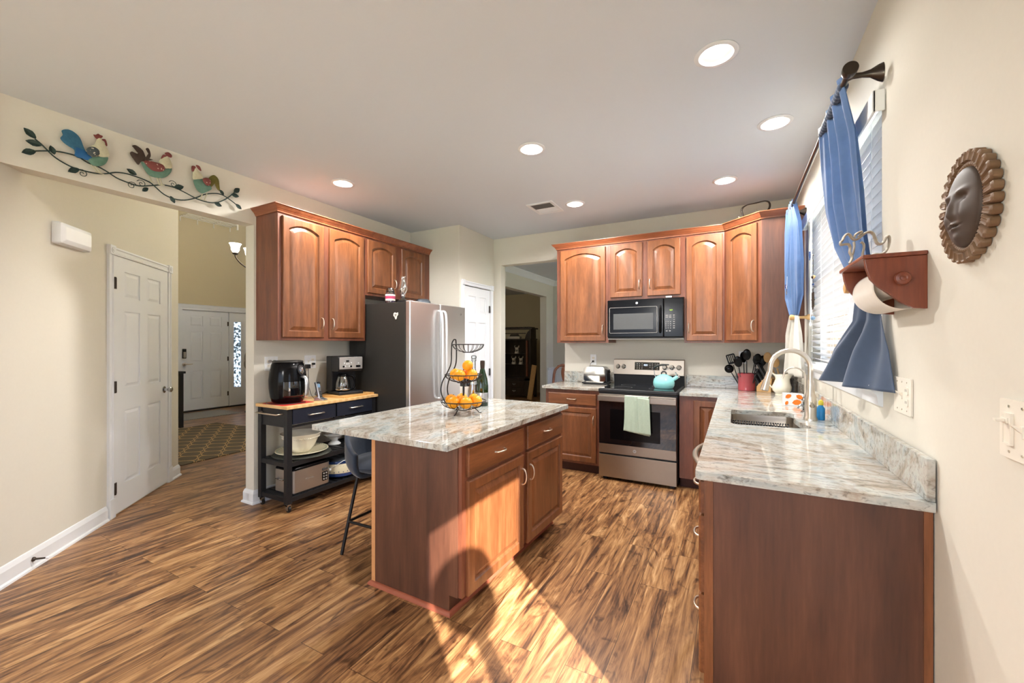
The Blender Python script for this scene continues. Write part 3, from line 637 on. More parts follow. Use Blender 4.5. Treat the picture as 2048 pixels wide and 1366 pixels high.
# ---------------------------------------------------------------- recessed lights
LL = ['recessed ceiling light nearest the camera, above the near counter', 'recessed ceiling light close to the top of the blue curtains', 'recessed ceiling light above the middle of the island, left of centre', 'recessed ceiling light closest to the rooster wall art', 'recessed ceiling light above the corner cabinet and sink end', 'recessed ceiling light just beside the ceiling air vent']
for (x, y), lb in zip(LIGHTS, LL):
    t = thing('recessed_light', lb, 'ceiling light', (x, y, ZC), 0, 'recessed ceiling lights')
    b = B(); b.lathe([(.076, 0), (.097, 0), (.099, -.004), (.094, -.008), (.078, -.008), (.0755, 0)], 40, cap0=False, cap1=False); b.build('trim_ring', 'white', t, smooth=40)
    b = B(); b.lathe([(.0765, -.004), (.053, .034), (.053, .045), (.08, .045), (.08, -.003)], 40, cap0=False, cap1=False); b.build('baffle', 'offwhite', t, smooth=40)
    b = B(); b.lathe([(.053, .032), (.053, .038)], 32); b.build('lens', 'lens', t, smooth=40)
    lo = lamp('SPOT', (0, 0, -.012), 11 if y < 2.4 and x > -1 else (28 if x > 0 else 58), (1, .96, .91), .045, (0, 0, -1), math.radians(165)); lo.parent = t
# added fill lamp, unseen behind the camera, built as a pendant
t = thing('fill_pendant', 'white pendant added behind the camera as fill light', 'lamp', (-1.5, -1.6, 2.05))
b = B(); b.lathe([(.04, .20), (.16, .12), (.24, 0), (.235, 0), (.155, .115), (.03, .195)], 32, cap0=False, cap1=False); b.build('shade', 'lining', t, smooth=50)
b = B(); b.tube([(0, 0, .19), (0, 0, .74)], .006, 8); b.build('stem', 'bronze', t, smooth=60)
lo = lamp('POINT', (0, 0, .02), 80, (1, .98, .96), .14); lo.parent = t
t = thing('den_fill_light', 'round ceiling light added out of view to brighten the hutch room', 'lamp', (-5.2, 7.4, ZC-.08))  # fixture and bulb added out of view to lift the dark den
B().lathe([(.15, .08), (.15, .05), (.10, .01), (.004, 0)], 28).build('shade', 'lining', t, smooth=50)
lo = lamp('POINT', (0, 0, -.05), 10, (1, .93, .82), .1); lo.parent = t
# ceiling air register
t = thing('ceiling_vent', 'square white air register in the ceiling, half of it dark', 'vent', (-1.73, 3.95, ZC), 0)
b = B(); b.M = None
for q in ((-.14, .14, -.17, -.14), (-.14, .14, .14, .17), (-.14, -.11, -.14, .14), (.11, .14, -.14, .14)): b.box(q[0], q[1], q[2], q[3], -.010, -.0005)
b.build('frame', 'white', t)
b = B()
for k in range(6): 
    y = .005+k*.0225; b.prism([(y, -.003), (y+.014, -.009), (y+.0155, -.008), (y+.0015, -.002)], 'x', -.11, .11)
b.build('louver', 'white', t); B().box(-.105, .105, -.135, .0, -.0075, -.0008).build('duct', 'grille', t)
# ---------------------------------------------------------------- cabinets
def panel_door(w, h, arch=True, st=.052):
    ar = (.045 if w < .42 else .055) if arch else 0; n = 14; top = .052
    def inner(d, y):
        x0, x1 = st+d, w-st-d; zb = st+d; zt = h-top-d
        pts = [(x0, y, zb), (x1, y, zb)]
        for i in range(n+1):
            u = i/n; x = x1+(x0-x1)*u; pts.append((x, y, zt-ar+ar*math.sin(PI*u)**.8 if arch else zt))
        return pts
    def outer(d, y):
        pts = [(d, y, d), (w-d, y, d)]
        for i in range(n+1): pts.append((w-d+(2*d-w)*i/n, y, h-d))
        return pts
    return B().loft([outer(0, 0), outer(0, -.014), outer(.002, -.018), outer(.006, -.020), inner(0, -.020), inner(.004, -.011), inner(.010, -.006), inner(.013, -.006), inner(.040, -.0165), inner(.042, -.017)])
def pull(parent, x, z, vertical=True, L=.096, y=-.02):
    pts = []
    for i in range(13):
        a = PI*i/12; u = -L/2*math.cos(a); v = -.030*math.sin(a)**.75
        pts.append((x, y+v, z+u) if vertical else (x+u, y+v, z))
    B().tube(pts, [.0062]+[.005]*11+[.0062], 8).build('handle', 'nickel', parent, smooth=60, label='satin nickel arched handle')
def add_front(t, kind, x0, x1, z0, z1, h=None, arch=True, mat='cherry', y=0):
    w_, h_ = x1-x0, z1-z0
    if kind == 'door':
        o = panel_door(w_, h_, arch).build('door', mat, t, smooth=12); o.location = (x0, y, z0)
        if h:
            hx = .026 if 'l' in h else w_-.026; hz = h_-.13 if 't' in h else .13
            pull(o, hx, hz)
    else:
        b = B()
        def rr(i, yy): return [(i, yy, i), (w_-i, yy, i), (w_-i, yy, h_-i), (i, yy, h_-i)]
        b.loft([rr(0, 0), rr(0, -.013), rr(.003, -.018), rr(.007, -.020)])
        o = b.build('drawer', 'cherryh', t); o.location = (x0, y, z0)
        if h: pull(o, w_/2, h_/2, False)
    return o
def cabinet(label, loc, rz, w, h, d, fronts, toe=0, arch=True, name='upper_cabinet', group=None, toe_in=.07):
    t = thing(name, label, 'cabinet', loc, rz, group)
    b = B(); b.box(0, w, 0, d, toe, h)
    b.build('body', 'cherryd', t)
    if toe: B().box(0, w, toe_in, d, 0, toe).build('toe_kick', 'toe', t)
    for f in fronts: add_front(t, *f[:6], arch=arch if len(f) < 7 else f[6])
    return t
UG = 'wall cabinets with arched doors'
A_ = cabinet('tall two-door cherry wall cabinet above the black kitchen cart', (-3.335, 2.104, 1.405), PI/2, .922, 1.07, .304,
    [('door', .034, .428, .026, 1.045, 'r'), ('door', .486, .892, .026, 1.045, 'l')], group=UG)
B_ = cabinet('short two-door cherry wall cabinet above the steel refrigerator', (-3.335, 3.027, 1.875), PI/2, 1.012, .60, .304,
    [('door', .022, .424, .026, .575, 'r'), ('door', .515, .905, .026, .575, 'l')], group=UG)
C_ = cabinet('wide single-door cherry wall cabinet left of the microwave', (-1.827, 4.515, 1.385), 0, .606, 1.085, .323,
    [('door', .045, .575, .02, 1.062, 'r')], group=UG)
D_ = cabinet('short two-door cherry wall cabinet directly above the microwave', (-1.220, 4.515, 1.850), 0, .774, .62, .323,
    [('door', .024, .360, .026, .60, 'r'), ('door', .415, .738, .026, .60, 'l')], group=UG)
E_ = cabinet('narrow single-door cherry wall cabinet right of the microwave', (-.445, 4.515, 1.385), 0, .359, 1.085, .323,
    [('door', .018, .344, .02, 1.062, 'l')], group=UG)
t = thing('corner_cabinet', 'diagonal corner cherry wall cabinet with reddish bare side panel', 'cabinet', (-.085, 4.515, 1.385), 0, None)
q = [(0, 0), (.293, -.285), (.604, -.285), (.604, .324), (0, .324)]
b = B(); b.prism(q, 'z', 0, 1.085); b.build('body', 'cherryd', t)
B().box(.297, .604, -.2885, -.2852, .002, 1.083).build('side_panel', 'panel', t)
e = bpy.data.objects.new('face', None); 
o = add_front(t, 'door', .034, .374, .02, 1.062, 'r'); 
ang = math.atan2(-.285, .293); o.rotation_euler = (0, 0, ang); o.location = (.034*math.cos(ang), .034*math.sin(ang), .02)
CP = [(0, 0), (.010, 0), (.012, .012), (.016, .014), (.022, .026), (.042, .044), (.046, .052), (.052, .054), (.052, .060), (0, .060)]
def crown(label, path, z, loc=(0, 0)):
    b = B(); b.sweep([(x-path[0][0], y-path[0][1]) for x, y in path], [(o_, zz) for o_, zz in CP])
    o = b.build('crown_molding', 'crown', smooth=25); o.location = (path[0][0], path[0][1], z); tag(o, label, 'molding')
crown('stained crown molding along the wall cabinets by the refrigerator', [(-3.636, 2.104), (-3.335, 2.104), (-3.335, 4.036)], 2.473)
crown('stained crown molding along the back and corner wall cabinets', [(-1.827, 4.836), (-1.827, 4.515), (-.085, 4.515), (.208, 4.23), (.516, 4.23)], 2.468)
# base cabinets
cabinet('small cherry base cabinet left of the range with one drawer', (-1.842, 4.225, 0), 0, .606, .885, .61,
    [('drawer', .035, .575, .725, .845, 'c'), ('door', .035, .575, .125, .70, 'rt', False)], toe=.10, name='base_cabinet')
t = cabinet('cherry corner base cabinet right of the range, half behind the counter', (-.462, 4.225, 0), 0, .362, .885, .61,
    [('door', .125, .345, .125, .845, None, False)], toe=.10, name='base_cabinet')
# right run, local x runs towards the camera; front faces -x
FX = -.098
def rcab(label, y_far, y_near, fronts, name='base_cabinet', toe=.10): 
    return cabinet(label, (FX, y_far, 0), -PI/2, y_far-y_near, .885, XR-FX-.004, fronts, toe=toe, name=name)
t = rcab('three-drawer cherry base cabinet at the near end of the sink counter', 2.12, 1.672, [('drawer', .03, .43, .748, .865, 'c'), ('drawer', .03, .43, .455, .738, 'c'), ('drawer', .03, .43, .155, .445, 'c')])
w_ = 2.12-1.672
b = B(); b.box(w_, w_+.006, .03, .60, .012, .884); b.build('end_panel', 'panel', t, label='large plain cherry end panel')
b = B(); b.box(w_, w_+.010, 0, .03, .10, .885); b.build('stile', 'cherry', t); B().box(w_, w_+.010, .594, .614, 0, .885).build('stile', 'cherry', t)
sb = rcab('cherry sink base cabinet below the sink', 3.46, 2.692, [('drawer', .03, .735, .725, .845, None), ('door', .03, .36, .125, .70, 'rt', False), ('door', .38, .71, .125, .70, 'lt', False)])
rcab('cherry filler base cabinet between sink base and back corner', 4.22, 3.462, [('door', .3, .73, .125, .845, 'rt', False)])
t = thing('dishwasher', 'built-in dishwasher under the counter with bowed grey handle', 'dishwasher', (FX, 2.69, 0), -PI/2)
B().box(.002, .566, 0, .56, .09, .88).build('body', 'dgrey', t); B().box(.004, .564, -.022, 0, .10, .87).build('door', 'steel', t, bevel=.004)
b = B(); b.tube([(.03+.506*i/16, -.022-.062*math.sin(PI*i/16)**.6, .80-.0) for i in range(17)], .011, 10, flat=1.3); b.build('handle', 'nickel', t, smooth=60)
for ch in list(sb.children):
    if ch.name.startswith('body'):
        m_ = ch.data; m_.clear_geometry(); q_ = bmesh.new(); q_.to_mesh(m_); q_.free()
        bb_ = B(); Wd = 3.46-2.692
        bb_.box(0, Wd, 0, .614, .10, .66); bb_.box(0, Wd, 0, .02, .6602, .885); bb_.box(0, .02, .02, .614, .6602, .885); bb_.box(Wd-.012, Wd, .02, .614, .6602, .885)
        bmesh.ops.recalc_face_normals(bb_.bm, faces=bb_.bm.faces); bb_.bm.to_mesh(m_); bb_.bm.free()
# countertops
t = thing('countertop', 'L-shaped veined granite counter with backsplash around the sink', 'countertop', (0, 0, ZT-.03))
sinkhole = [(-.02+.05, 2.705), (.30, 2.73), (.355, 2.745), (.378, 2.775), (.372, 2.82), (.352, 2.88), (.335, 2.95), (.328, 3.03), (.328, 3.12), (.336, 3.20), (.345, 3.26), (.335, 3.30), (.30, 3.32), (.05, 3.30)]+arc(.03, 3.25, .05, PI/2, PI, 5)[1:]+arc(.03, 2.755, .05, PI, 1.5*PI, 5)[:-1]
outer = arc(-.127+.02, 1.64+.02, .02, PI, 1.5*PI, 4)+[(.516, 1.64), (.516, 4.836), (-.458, 4.836), (-.458, 4.19), (-.127, 4.19)]
b = B(); b.plate(outer, [sinkhole], 0, .03); b.build('slab', 'granite', t, bevel=.0035)
b = B(); b.box(.496, .516, 1.642, 4.816, .0301, .155); b.build('side_backsplash', 'granite', t, bevel=.003)
b = B(); b.box(-.458, .516, 4.816, 4.836, .0301, .155); b.build('rear_backsplash', 'granite', t, bevel=.003)
t = thing('countertop', 'short veined granite counter holding the toaster, left of the range', 'countertop', (0, 0, ZT-.03))
b = B(); b.plate([(-1.877, 4.19), (-1.228, 4.19), (-1.228, 4.836), (-1.85, 4.836), (-1.877, 4.836)], [], 0, .03); b.build('slab', 'granite', t, bevel=.0035)
b = B(); b.box(-1.853, -1.228, 4.816, 4.836, .0301, .155); b.build('rear_backsplash', 'granite', t, bevel=.003)
# sink
t = thing('sink', 'undermount stainless steel sink set in the granite counter', 'sink', (.15, 3.0, ZT-.03))
def shr(k, z, pts=sinkhole):
    cx, cy = .15, 3.0
    return [((x-cx)*k, (y-cy)*k, z) for x, y in pts]
b = B(); b.loft([shr(1.06, -.0008), shr(.995, -.0008), shr(.99, -.02), shr(.96, -.17), shr(.88, -.19)], cap0=False); b.build('basin', 'steel', t, smooth=50, solid=.002)
b = B(); b.lathe([(.045, -.187), (.045, -.184), (.03, -.184), (.028, -.187)], 24); b.build('drain', 'chrome', t)
t = thing('sink_rack', 'dark beaded dish grid standing inside the steel sink', 'rack', (.13, 3.03, ZT-.055))
b = B()
for k in range(22): 
    x = -.16+k*.0155; b.tube([(x, -.03, .0), (x, .03, 0), (x, .05, .012)], .0035, 6)
b.box(-.165, .17, -.035, -.028, -.03, .004); b.box(-.165, .17, .03, .036, -.004, .004)
for k in range(26): b.sphere((-.162+k*.013, .05, .014), .005, 8, 6)
b.build('rack_grid', 'blackm', t); 
b = B(); 
for x in (-.13, .13): b.box(x-.004, x+.004, -.03, .03, -.150, -.004)
b.build('leg', 'blackm', t)
# faucets
t = thing('faucet', 'tall brushed nickel gooseneck kitchen faucet with pull-down sprayer', 'faucet', (.405, 3.06, ZT))
b = B(); b.lathe([(.036, 0), (.036, .012), (.031, .02), (.031, .13), (.027, .15), (.022, .17), (.0205, .22), (.017, .24)], 28); b.build('base', 'nickel', t, smooth=40)
P_ = [(0, 0, .24), (0, 0, .30)]+[(-.105+.105*math.cos(a), 0, .315+.105*math.sin(a)) for a in [PI*i/14 for i in range(15)]]+[(-.214, 0, .28)]
b = B(); b.tube(P_, .0145, 12); b.build('spout', 'nickel', t, smooth=60)
b = B(); b.M = Matrix.Translation((-.216, 0, .285))@Matrix.Rotation(math.radians(14), 4, 'Y'); b.lathe([(.0155, 0), (.016, -.02), (.0225, -.105), (.0225, -.115), (.018, -.12)], 24); b.build('sprayer', 'nickel', t, smooth=40)
b = B(); b.tube([(0, -.028, .09), (0, -.045, .092), (-.02, -.075, .12)], [.014, .011, .006], 10); b.build('lever', 'nickel', t, smooth=60)
t.rotation_euler = (0, 0, math.radians(8))
t = thing('filter_faucet', 'slim chrome drinking-water faucet behind the big faucet', 'faucet', (.415, 3.36, ZT))
b = B(); b.lathe([(.026, 0), (.026, .008), (.018, .015), (.02, .05), (.016, .075), (.022, .085), (.012, .10), (.006, .12)], 20); b.build('base', 'chrome', t, smooth=40)
b = B(); b.tube([(0, 0, .11), (0, 0, .24)]+[(-.06+.06*math.cos(a), 0, .245+.055*math.sin(a)) for a in [PI*i/10 for i in range(11)]]+[(-.128, 0, .225)], .0055, 10); b.build('spout', 'nickel', t, smooth=60)
b = B(); b.tube([(-.01, 0, .06), (-.03, -.02, .05), (-.045, -.03, .03)], .005, 8); b.build('lever', 'chrome', t, smooth=60)

# ---------------------------------------------------------------- range and microwave
t = thing('range', 'freestanding stainless steel electric range with black glass door', 'stove', (-1.222, 4.17, 0))
W = .748
b = B(); b.box(0, W, 0, .64, .05, .885); b.build('body', 'blackm', t)
B().box(.03, .07, .03, .07, 0, .05).build('foot', 'blackm', t); B().box(W-.07, W-.03, .03, .07, 0, .05).build('foot', 'blackm', t)
b = B(); b.box(.002, W-.002, -.026, 0, .032, .258); o = b.build('storage_drawer', 'steel', t, bevel=.003)
dr = B().box(.004, W-.004, -.030, 0, .275, .87).build('oven_door', 'steel', t, bevel=.003)
B().box(.006, W-.006, -.0325, -.0295, .367, .80).build('door_glass', 'blackglass', dr, bevel=.001)
B().box(.12, .60, -.0336, -.0322, .42, .72).build('oven_window', 'black', dr)
b = B(); b.box(0, W, -.070, -.045, .80, .856); b.box(.01, .04, -.046, -.03, .81, .85); b.box(W-.04, W-.01, -.046, -.03, .81, .85); b.build('handle', 'steel', t, bevel=.004)
b = B(); b.box(-.004, W+.004, -.03, .66, .885, .922); b.build('cooktop_frame', 'blackm', t, bevel=.01, seg=3)
ct = B().box(.012, W-.012, -.012, .60, .9222, .9255).build('cooktop_glass', 'blackglass', t, bevel=.001)
for x, y, r in ((.2, .14, .10), (.2, .42, .075), (.55, .15, .085), (.55, .42, .10)):
    b = B(); b.lathe([(r-.002, .9257), (r, .9259), (r, .9257)], 40, (x, y, 0), cap0=False, cap1=False); b.build('burner_ring', 'greytxt', ct)
b = B(); b.prism([(.60, .922), (.585, 1.02), (.58, 1.03), (.66, 1.03), (.66, .922)], 'x', .0, W); b.build('backguard_riser', 'blackm', t)
b = B(); b.prism([(.572, 1.03), (.592, 1.195), (.60, 1.20), (.662, 1.20), (.662, 1.03)], 'x', -.002, W+.002); bgd = b.build('control_panel', 'steel', t, bevel=.002)
RM = Matrix.Translation((0, .572, 1.03))@Matrix.Rotation(math.atan2(-.02, .165), 4, 'X')
def onpanel(z): return .572+.02*(z-1.03)/.165-.001
b = B(); b.M = RM; b.box(.235, .50, -.003, .002, .055, .14); b.build('display_glass', 'blackglass', bgd)
b = B(); b.M = RM
for i, xx in enumerate([.262, .287, .315, .40, .425, .455, .478]):
    for j, zz in enumerate([.068, .085, .103, .122]):
        if i > 2 and j == 0 and i % 2: continue
        b.box(xx-.006, xx+.006, -.0036, -.0029, zz-.0035, zz+.0035)
b.build('button_print', 'greytxt', bgd)
text('4:21', .026, 'lcd', bgd, (.355, .572+.010, 1.138), (PI/2-.12, 0, 0), 'clock_digits')
for xx in (.048, .112, .555, .628, .700):
    b = B(); b.M = RM@Matrix.Translation((xx, 0, .088))@Matrix.Rotation(PI/2, 4, 'X'); b.lathe([(.026, 0), (.026, .006), (.021, .010), (.020, .03), (.018, .033)], 24); b.box(-.004, .004, -.021, .021, .03, .038)
    b.build('knob', 'chrome', bgd, smooth=35)
def emblem(parent, x, y, z, r, rot=(PI/2, 0, 0)):
    b = B(); b.M = Matrix.Translation((x, y, z))@Matrix.Rotation(PI/2, 4, 'X') if rot[2] == 0 else Matrix.Translation((x, y, z))@Matrix.Rotation(PI/2, 4, 'Y')
    b.lathe([(r, 0), (r, .0012), (r*.88, .0022), (r*.82, .0012)], 32)
    o = b.build('emblem', 'silverfoil', parent, smooth=40)
    text('GE', r*.85, 'blackm', o, (x, y-.003, z) if rot[2] == 0 else (x+.003, y, z), rot, 'monogram', .0003)
emblem(dr, .36, -.0305, .32, .0165)
# dish towel folded over the oven handle
t = thing('dish_towel', 'pale sage green dish towel hanging over the oven door handle', 'towel', (-1.222+.275, 4.17, 0))
def towel(u, v):
    # v 0 front bottom .. over bar .. 1 back
    x = u*.225; wob = .004*math.sin(u*9+v*3)+.003*math.sin(u*23+2)
    L1, L2 = .335, .25
    s_ = v*(L1+.05+L2)
    if s_ < L1: z = .862-L1+s_; y = -.0775; x += (.012*(1-s_/L1))*(u*2-1)+.01*(1-s_/L1)*math.sin(v*5)
    elif s_ < L1+.05: a = (s_-L1)/.05*PI; y = -.0575-.020*math.cos(a); z = .862+.006*math.sin(a)
    else: z = .862-(s_-L1-.05); y = -.0375
    if s_ < L1: z -= .035*u*(1-s_/L1)
    return (x, y-abs(wob)*(1-.6*v), z)
B().grid(towel, 26, 60).build('cloth', 'sage', t, smooth=60, solid=.002)
def towel2(u, v):
    x = .125+u*.11; s_ = v*.30; z = .858-.30+s_-.045*(1-v)
    return (x+.012*(1-v), -.086-.003*math.sin(u*12+v*2), z-.01*u)
B().grid(towel2, 14, 30).build('folded_layer', 'sage', t, smooth=60, solid=.002)
t = thing('microwave', 'black over-the-range microwave under the short wall cabinet', 'microwave', (-1.212, 4.445, 1.432))
W = .764; Hm = .412
B().box(0, W, .02, .385, 0, Hm).build('body', 'blackm', t)
o = B().box(0, .575, -.006, .02, .012, Hm-.002).build('door', 'black', t, bevel=.006)
cp = B().box(.578, W, -.006, .02, .012, Hm-.002).build('control_panel', 'black', t, bevel=.006)
b = B(); b.M = MY; b.plate(rrect(.022, .515, .055, .33, .012), [rrect(.026, .511, .059, .326, .01)], -.0085, -.0058); b.build('door_trim', 'greytxt', o)
B().box(.065, .475, -.0072, -.005, .095, .262).build('door_window', 'greyglass', o)
b = B(); b.tube([(.545, -.006, .06), (.545, -.035, .075), (.545, -.040, .19), (.545, -.035, .31), (.545, -.006, .33)], .011, 12); b.build('handle', 'black', o, smooth=60)
B().box(-.0005, W, .02, .385, -.012, -.0002).build('vent_bottom', 'greytxt', t)
emblem(o, .31, -.0062, .37, .013)
b = B()
for i in range(3):
    for j in range(4): b.box(.60+i*.022-.004, .60+i*.022+.004, -.0075, -.0058, .10+j*.021, .107+j*.021)
for j in range(7): b.box(.668, .684, -.0075, -.0058, .10+j*.0215, .107+j*.0215)
for j in range(2):
    for i in range(2): b.box(.597+i*.033, .619+i*.033, -.0075, -.0058, .21+j*.018, .217+j*.018)
b.box(.60, .615, -.0075, -.0058, .07, .078); b.box(.63, .645, -.0075, -.0058, .07, .078)
b.build('keypad_print', 'greytxt', cp)
text('4:21', .018, 'glcd', cp, (.65, -.0066, .285), (PI/2, 0, 0), 'clock_digits')
B().box(.60, .655, -.014, .004, Hm, Hm+.014).build('filter_latch', 'white', t)
# ---------------------------------------------------------------- refrigerator
t = thing('refrigerator', 'french-door stainless refrigerator with charcoal side', 'refrigerator', (-2.755, 3.05, 0), PI/2)
W = .93
B().box(0, W, .062, .84, .03, 1.785).build('body', 'dgrey', t, bevel=.004)
B().box(.02, W-.02, .09, .82, 0, .031).build('base_grille', 'blackm', t)
for x0, x1, nm in ((.0, W/2-.003, 'l'), (W/2+.003, W, 'r')):
    d = B().box(x0, x1, 0, .058, .70, 1.795).build('door', 'steelv', t, bevel=.008)
    hx = x1-.03 if nm == 'l' else x0+.03
    b = B(); b.tube([(hx, -.002, .80), (hx, -.045, .82), (hx, -.058, 1.0), (hx, -.060, 1.25), (hx, -.058, 1.55), (hx, -.045, 1.70), (hx, -.002, 1.72)], .0125, 12, flat=1.2, sm=4); b.build('handle', 'brightbar', d, smooth=60)
    if nm == 'r': emblem(d, x1-.09, -.001, 1.71, .016)
d = B().box(0, W, 0, .058, .06, .69).build('freezer_drawer', 'steelv', t, bevel=.008)
b = B(); b.tube([(.10, -.002, .62), (.12, -.05, .62), (W-.12, -.05, .62), (W-.10, -.002, .62)], .012, 10); b.build('handle', 'nickel', d, smooth=60)
b = B(); b.box(.0, .12, .064, .16, 1.785, 1.80); b.box(W-.12, W, .064, .16, 1.785, 1.80); b.build('hinge_cover', 'blackm', t)
t = thing('magnet', 'small cream irregular magnet on the dark refrigerator side', 'magnet', (-2.935, 3.0475, 1.655), 0)
b = B(); b.M = MY; b.plate([(-.028, .02), (-.01, .03), (.005, .022), (.03, .028), (.032, .005), (.018, -.01), (.012, -.035), (-.004, -.04), (-.014, -.015), (-.03, -.005)], [], -.004, 0); b.build('plate', 'label', t, bevel=.001)
b = B(); b.M = MY; b.plate([(-.014, .012), (.016, .014), (.008, -.008), (-.006, -.012)], [], -.006, -.0041); b.build('print', 'greytxt', t)
# on top of the refrigerator
t = thing('candle_jar', 'glass candle jar with pink label on the refrigerator', 'candle', (-3.06, 3.10, 1.786))
b = B(); b.lathe([(.046, 0), (.048, .004), (.048, .095), (.040, .108), (.040, .118)], 28, cap1=False); b.build('jar', 'jarglass', t, smooth=40)
b = B(); b.lathe([(.044, .004), (.044, .07)], 24); b.build('wax', 'purple', t, smooth=40)
b = B(); b.lathe([(.0485, .022), (.0487, .023), (.0487, .085), (.0485, .086)], 28, cap0=False, cap1=False); b.build('label', 'label', t, smooth=40)
b = B(); b.lathe([(.0489, .04), (.0491, .041), (.0491, .068), (.0489, .069)], 28, cap0=False, cap1=False); b.build('label_print', 'pinklabel', t, smooth=40)
b = B(); b.lathe([(.041, .118), (.041, .130), (.036, .133), (.034, .145), (.02, .155), (.003, .157)], 28); b.build('lid', 'jarglass', t, smooth=40)
b = B(); b.lathe([(.0415, .110), (.0425, .112), (.0425, .120), (.0415, .122)], 28, cap0=False, cap1=False); b.build('gasket', 'bronze', t, smooth=40)
t = thing('oil_lamp', 'clear glass oil lamp with tall chimney on the refrigerator', 'oil lamp', (-3.02, 3.235, 1.786))
b = B(); b.lathe([(.055, 0), (.058, .006), (.05, .03), (.03, .055), (.018, .06)], 28); b.build('font', 'jarglass', t, smooth=40)
b = B(); b.lathe([(.016, .058), (.02, .066), (.026, .08), (.026, .095), (.014, .10), (.008, .12)], 20); b.build('burner', 'chrome', t, smooth=40)
b = B(); b.lathe([(.026, .095), (.03, .11), (.045, .145), (.042, .175), (.026, .23), (.021, .27), (.028, .285)], 28, cap0=False, cap1=False); b.build('chimney', 'jarglass', t, smooth=50)
t = thing('round_pan', 'dark round bottom of an upturned pan on the refrigerator', 'pan', (-2.98, 3.50, 1.786))
b = B(); b.lathe([(.085, 0), (.085, .03), (.078, .055), (.055, .072), (.004, .076)], 28); b.build('bowl', 'colander', t, smooth=50)
b = B(); b.tube([(-.02, -.078, .03), (-.02, -.12, .035), (.02, -.12, .035), (.02, -.078, .03)], .004, 6); b.build('handle', 'colander', t, smooth=50)

# ---------------------------------------------------------------- island
IA = math.radians(88.5)
t = thing('island_cabinet', 'cherry kitchen island base with two drawers and two doors', 'kitchen island', (-1.2, 1.703, 0), IA)
L_ = 1.262; D_i = .635
b = B(); b.box(0, L_, 0, D_i, .10, .884); b.build('body', 'cherryd', t)
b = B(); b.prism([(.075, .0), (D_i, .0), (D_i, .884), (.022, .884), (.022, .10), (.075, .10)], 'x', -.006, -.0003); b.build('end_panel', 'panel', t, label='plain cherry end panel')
b = B(); b.box(-.0075, -.0062, D_i-.028, D_i, .02, .884); b.build('corner_trim', 'edge', t, label='pale raw wood corner strip')
b = B(); b.box(.0, L_-.02, .075, D_i, 0, .0998); b.build('toe_kick', 'panel', t)
b = B(); b.sweep([(L_-.02, .075), (-.006, .075), (-.006, D_i), (L_-.02, D_i)], [(0, 0), (-.018, 0), (-.016, .012), (-.006, .021), (0, .022)]); b.build('base_molding', 'mold', t, smooth=40)
add_front(t, 'drawer', .035, .625, .700, .850, 'c'); add_front(t, 'drawer', .680, 1.245, .700, .850, 'c')
add_front(t, 'door', .035, .625, .098, .680, 'rt', False); add_front(t, 'door', .680, 1.245, .098, .680, 'lt', False)
t = thing('island_countertop', 'polished veined granite slab on top of the island', 'countertop', (-1.2, 1.703, .885), IA)
b = B(); b.plate(rrect(-.185, 1.275, -.055, .925, .006, 3), [], 0, .03); b.build('slab', 'granite', t, bevel=.003)
# stool
t = thing('bar_stool', 'dark blue upholstered counter stool with black metal legs', 'stool', (-2.17, 2.10, 0))
def shell(u, v):
    # u around from front-left over back to front-right, v from bottom centre up to rim
    a = PI*.5+PI*u; k = min(1, v*1.6)
    back = max(0, -math.cos(a)) if False else max(0, math.sin((u)*PI))
    r = .235*math.sin(min(1, v*1.45)*PI/2)**.8
    x = r*math.cos(a)*1.0+.03; y = r*math.sin(a)*.98
    z = .50+.03*(1-math.cos(min(1, v*1.3)*PI/2))+(max(0, v-.35)/.65)**1.1*(.13+.20*back**1.4)
    return (x, y, z)
B().grid(shell, 36, 22).build('seat_shell', 'navy', t, smooth=70, solid=.03)
b = B(); b.lathe([(.16, 0), (.205, .02), (.215, .045), (.19, .07), (.06, .078), (.004, .08)], 32, (.03, 0, .525)); b.build('seat_cushion', 'navy', t, smooth=60)
feet = [(-.055, -.235), (.25, -.235), (.25, .235), (-.055, .235)]; feet = [(-.09, -.245), (.25, -.235), (.25, .235), (-.09, .245)]
tops = [(-.07, -.12), (.13, -.12), (.13, .12), (-.07, .12)]
for f, q in zip(feet, tops): B().tube([(f[0], f[1], 0), (q[0], q[1], .52)], .011, 10).build('leg', 'wire', t, smooth=60)
def lerp(i, z): f, q = feet[i], tops[i]; k = z/.52; return (f[0]+(q[0]-f[0])*k, f[1]+(q[1]-f[1])*k, z)
for i, j in ((0, 1), (1, 2), (2, 3), (3, 0)): B().tube([lerp(i, .2), lerp(j, .2)], .009, 8).build('stretcher', 'wire', t, smooth=60)

# ---------------------------------------------------------------- fruit stand, fruit and bottles on the island
FB = Vector((-1.585, 2.27, .915))
t = thing('tiered_fruit_stand', 'black wire three-tier fruit basket stand on the island', 'fruit basket', FB)
def wire_basket(z, r, h, name, c=(0, 0)):
    b = B(); cx, cy = c
    b.tube([(cx+r*math.cos(a), cy+r*math.sin(a), z+h) for a in [2*PI*i/40 for i in range(40)]], .0032, 6, closed=True)
    b.tube([(cx+r*.34*math.cos(a), cy+r*.34*math.sin(a), z) for a in [2*PI*i/24 for i in range(24)]], .0025, 6, closed=True)
    for k in range(20):
        a = 2*PI*k/20
        b.tube([(cx+r*math.sin(q)**.9*math.cos(a) if q > .01 else cx, cy+r*math.sin(q)**.9*math.sin(a) if q > .01 else cy, z+h*(1-math.cos(q))) for q in [.35+(PI/2-.35)*i/7 for i in range(8)]], .0018, 5)
    return b.build(name, 'wire', t, smooth=60)
wire_basket(.028, .148, .055, 'basket'); wire_basket(.205, .122, .052, 'basket'); wire_basket(.405, .104, .052, 'basket', (.03, .01))
b = B()
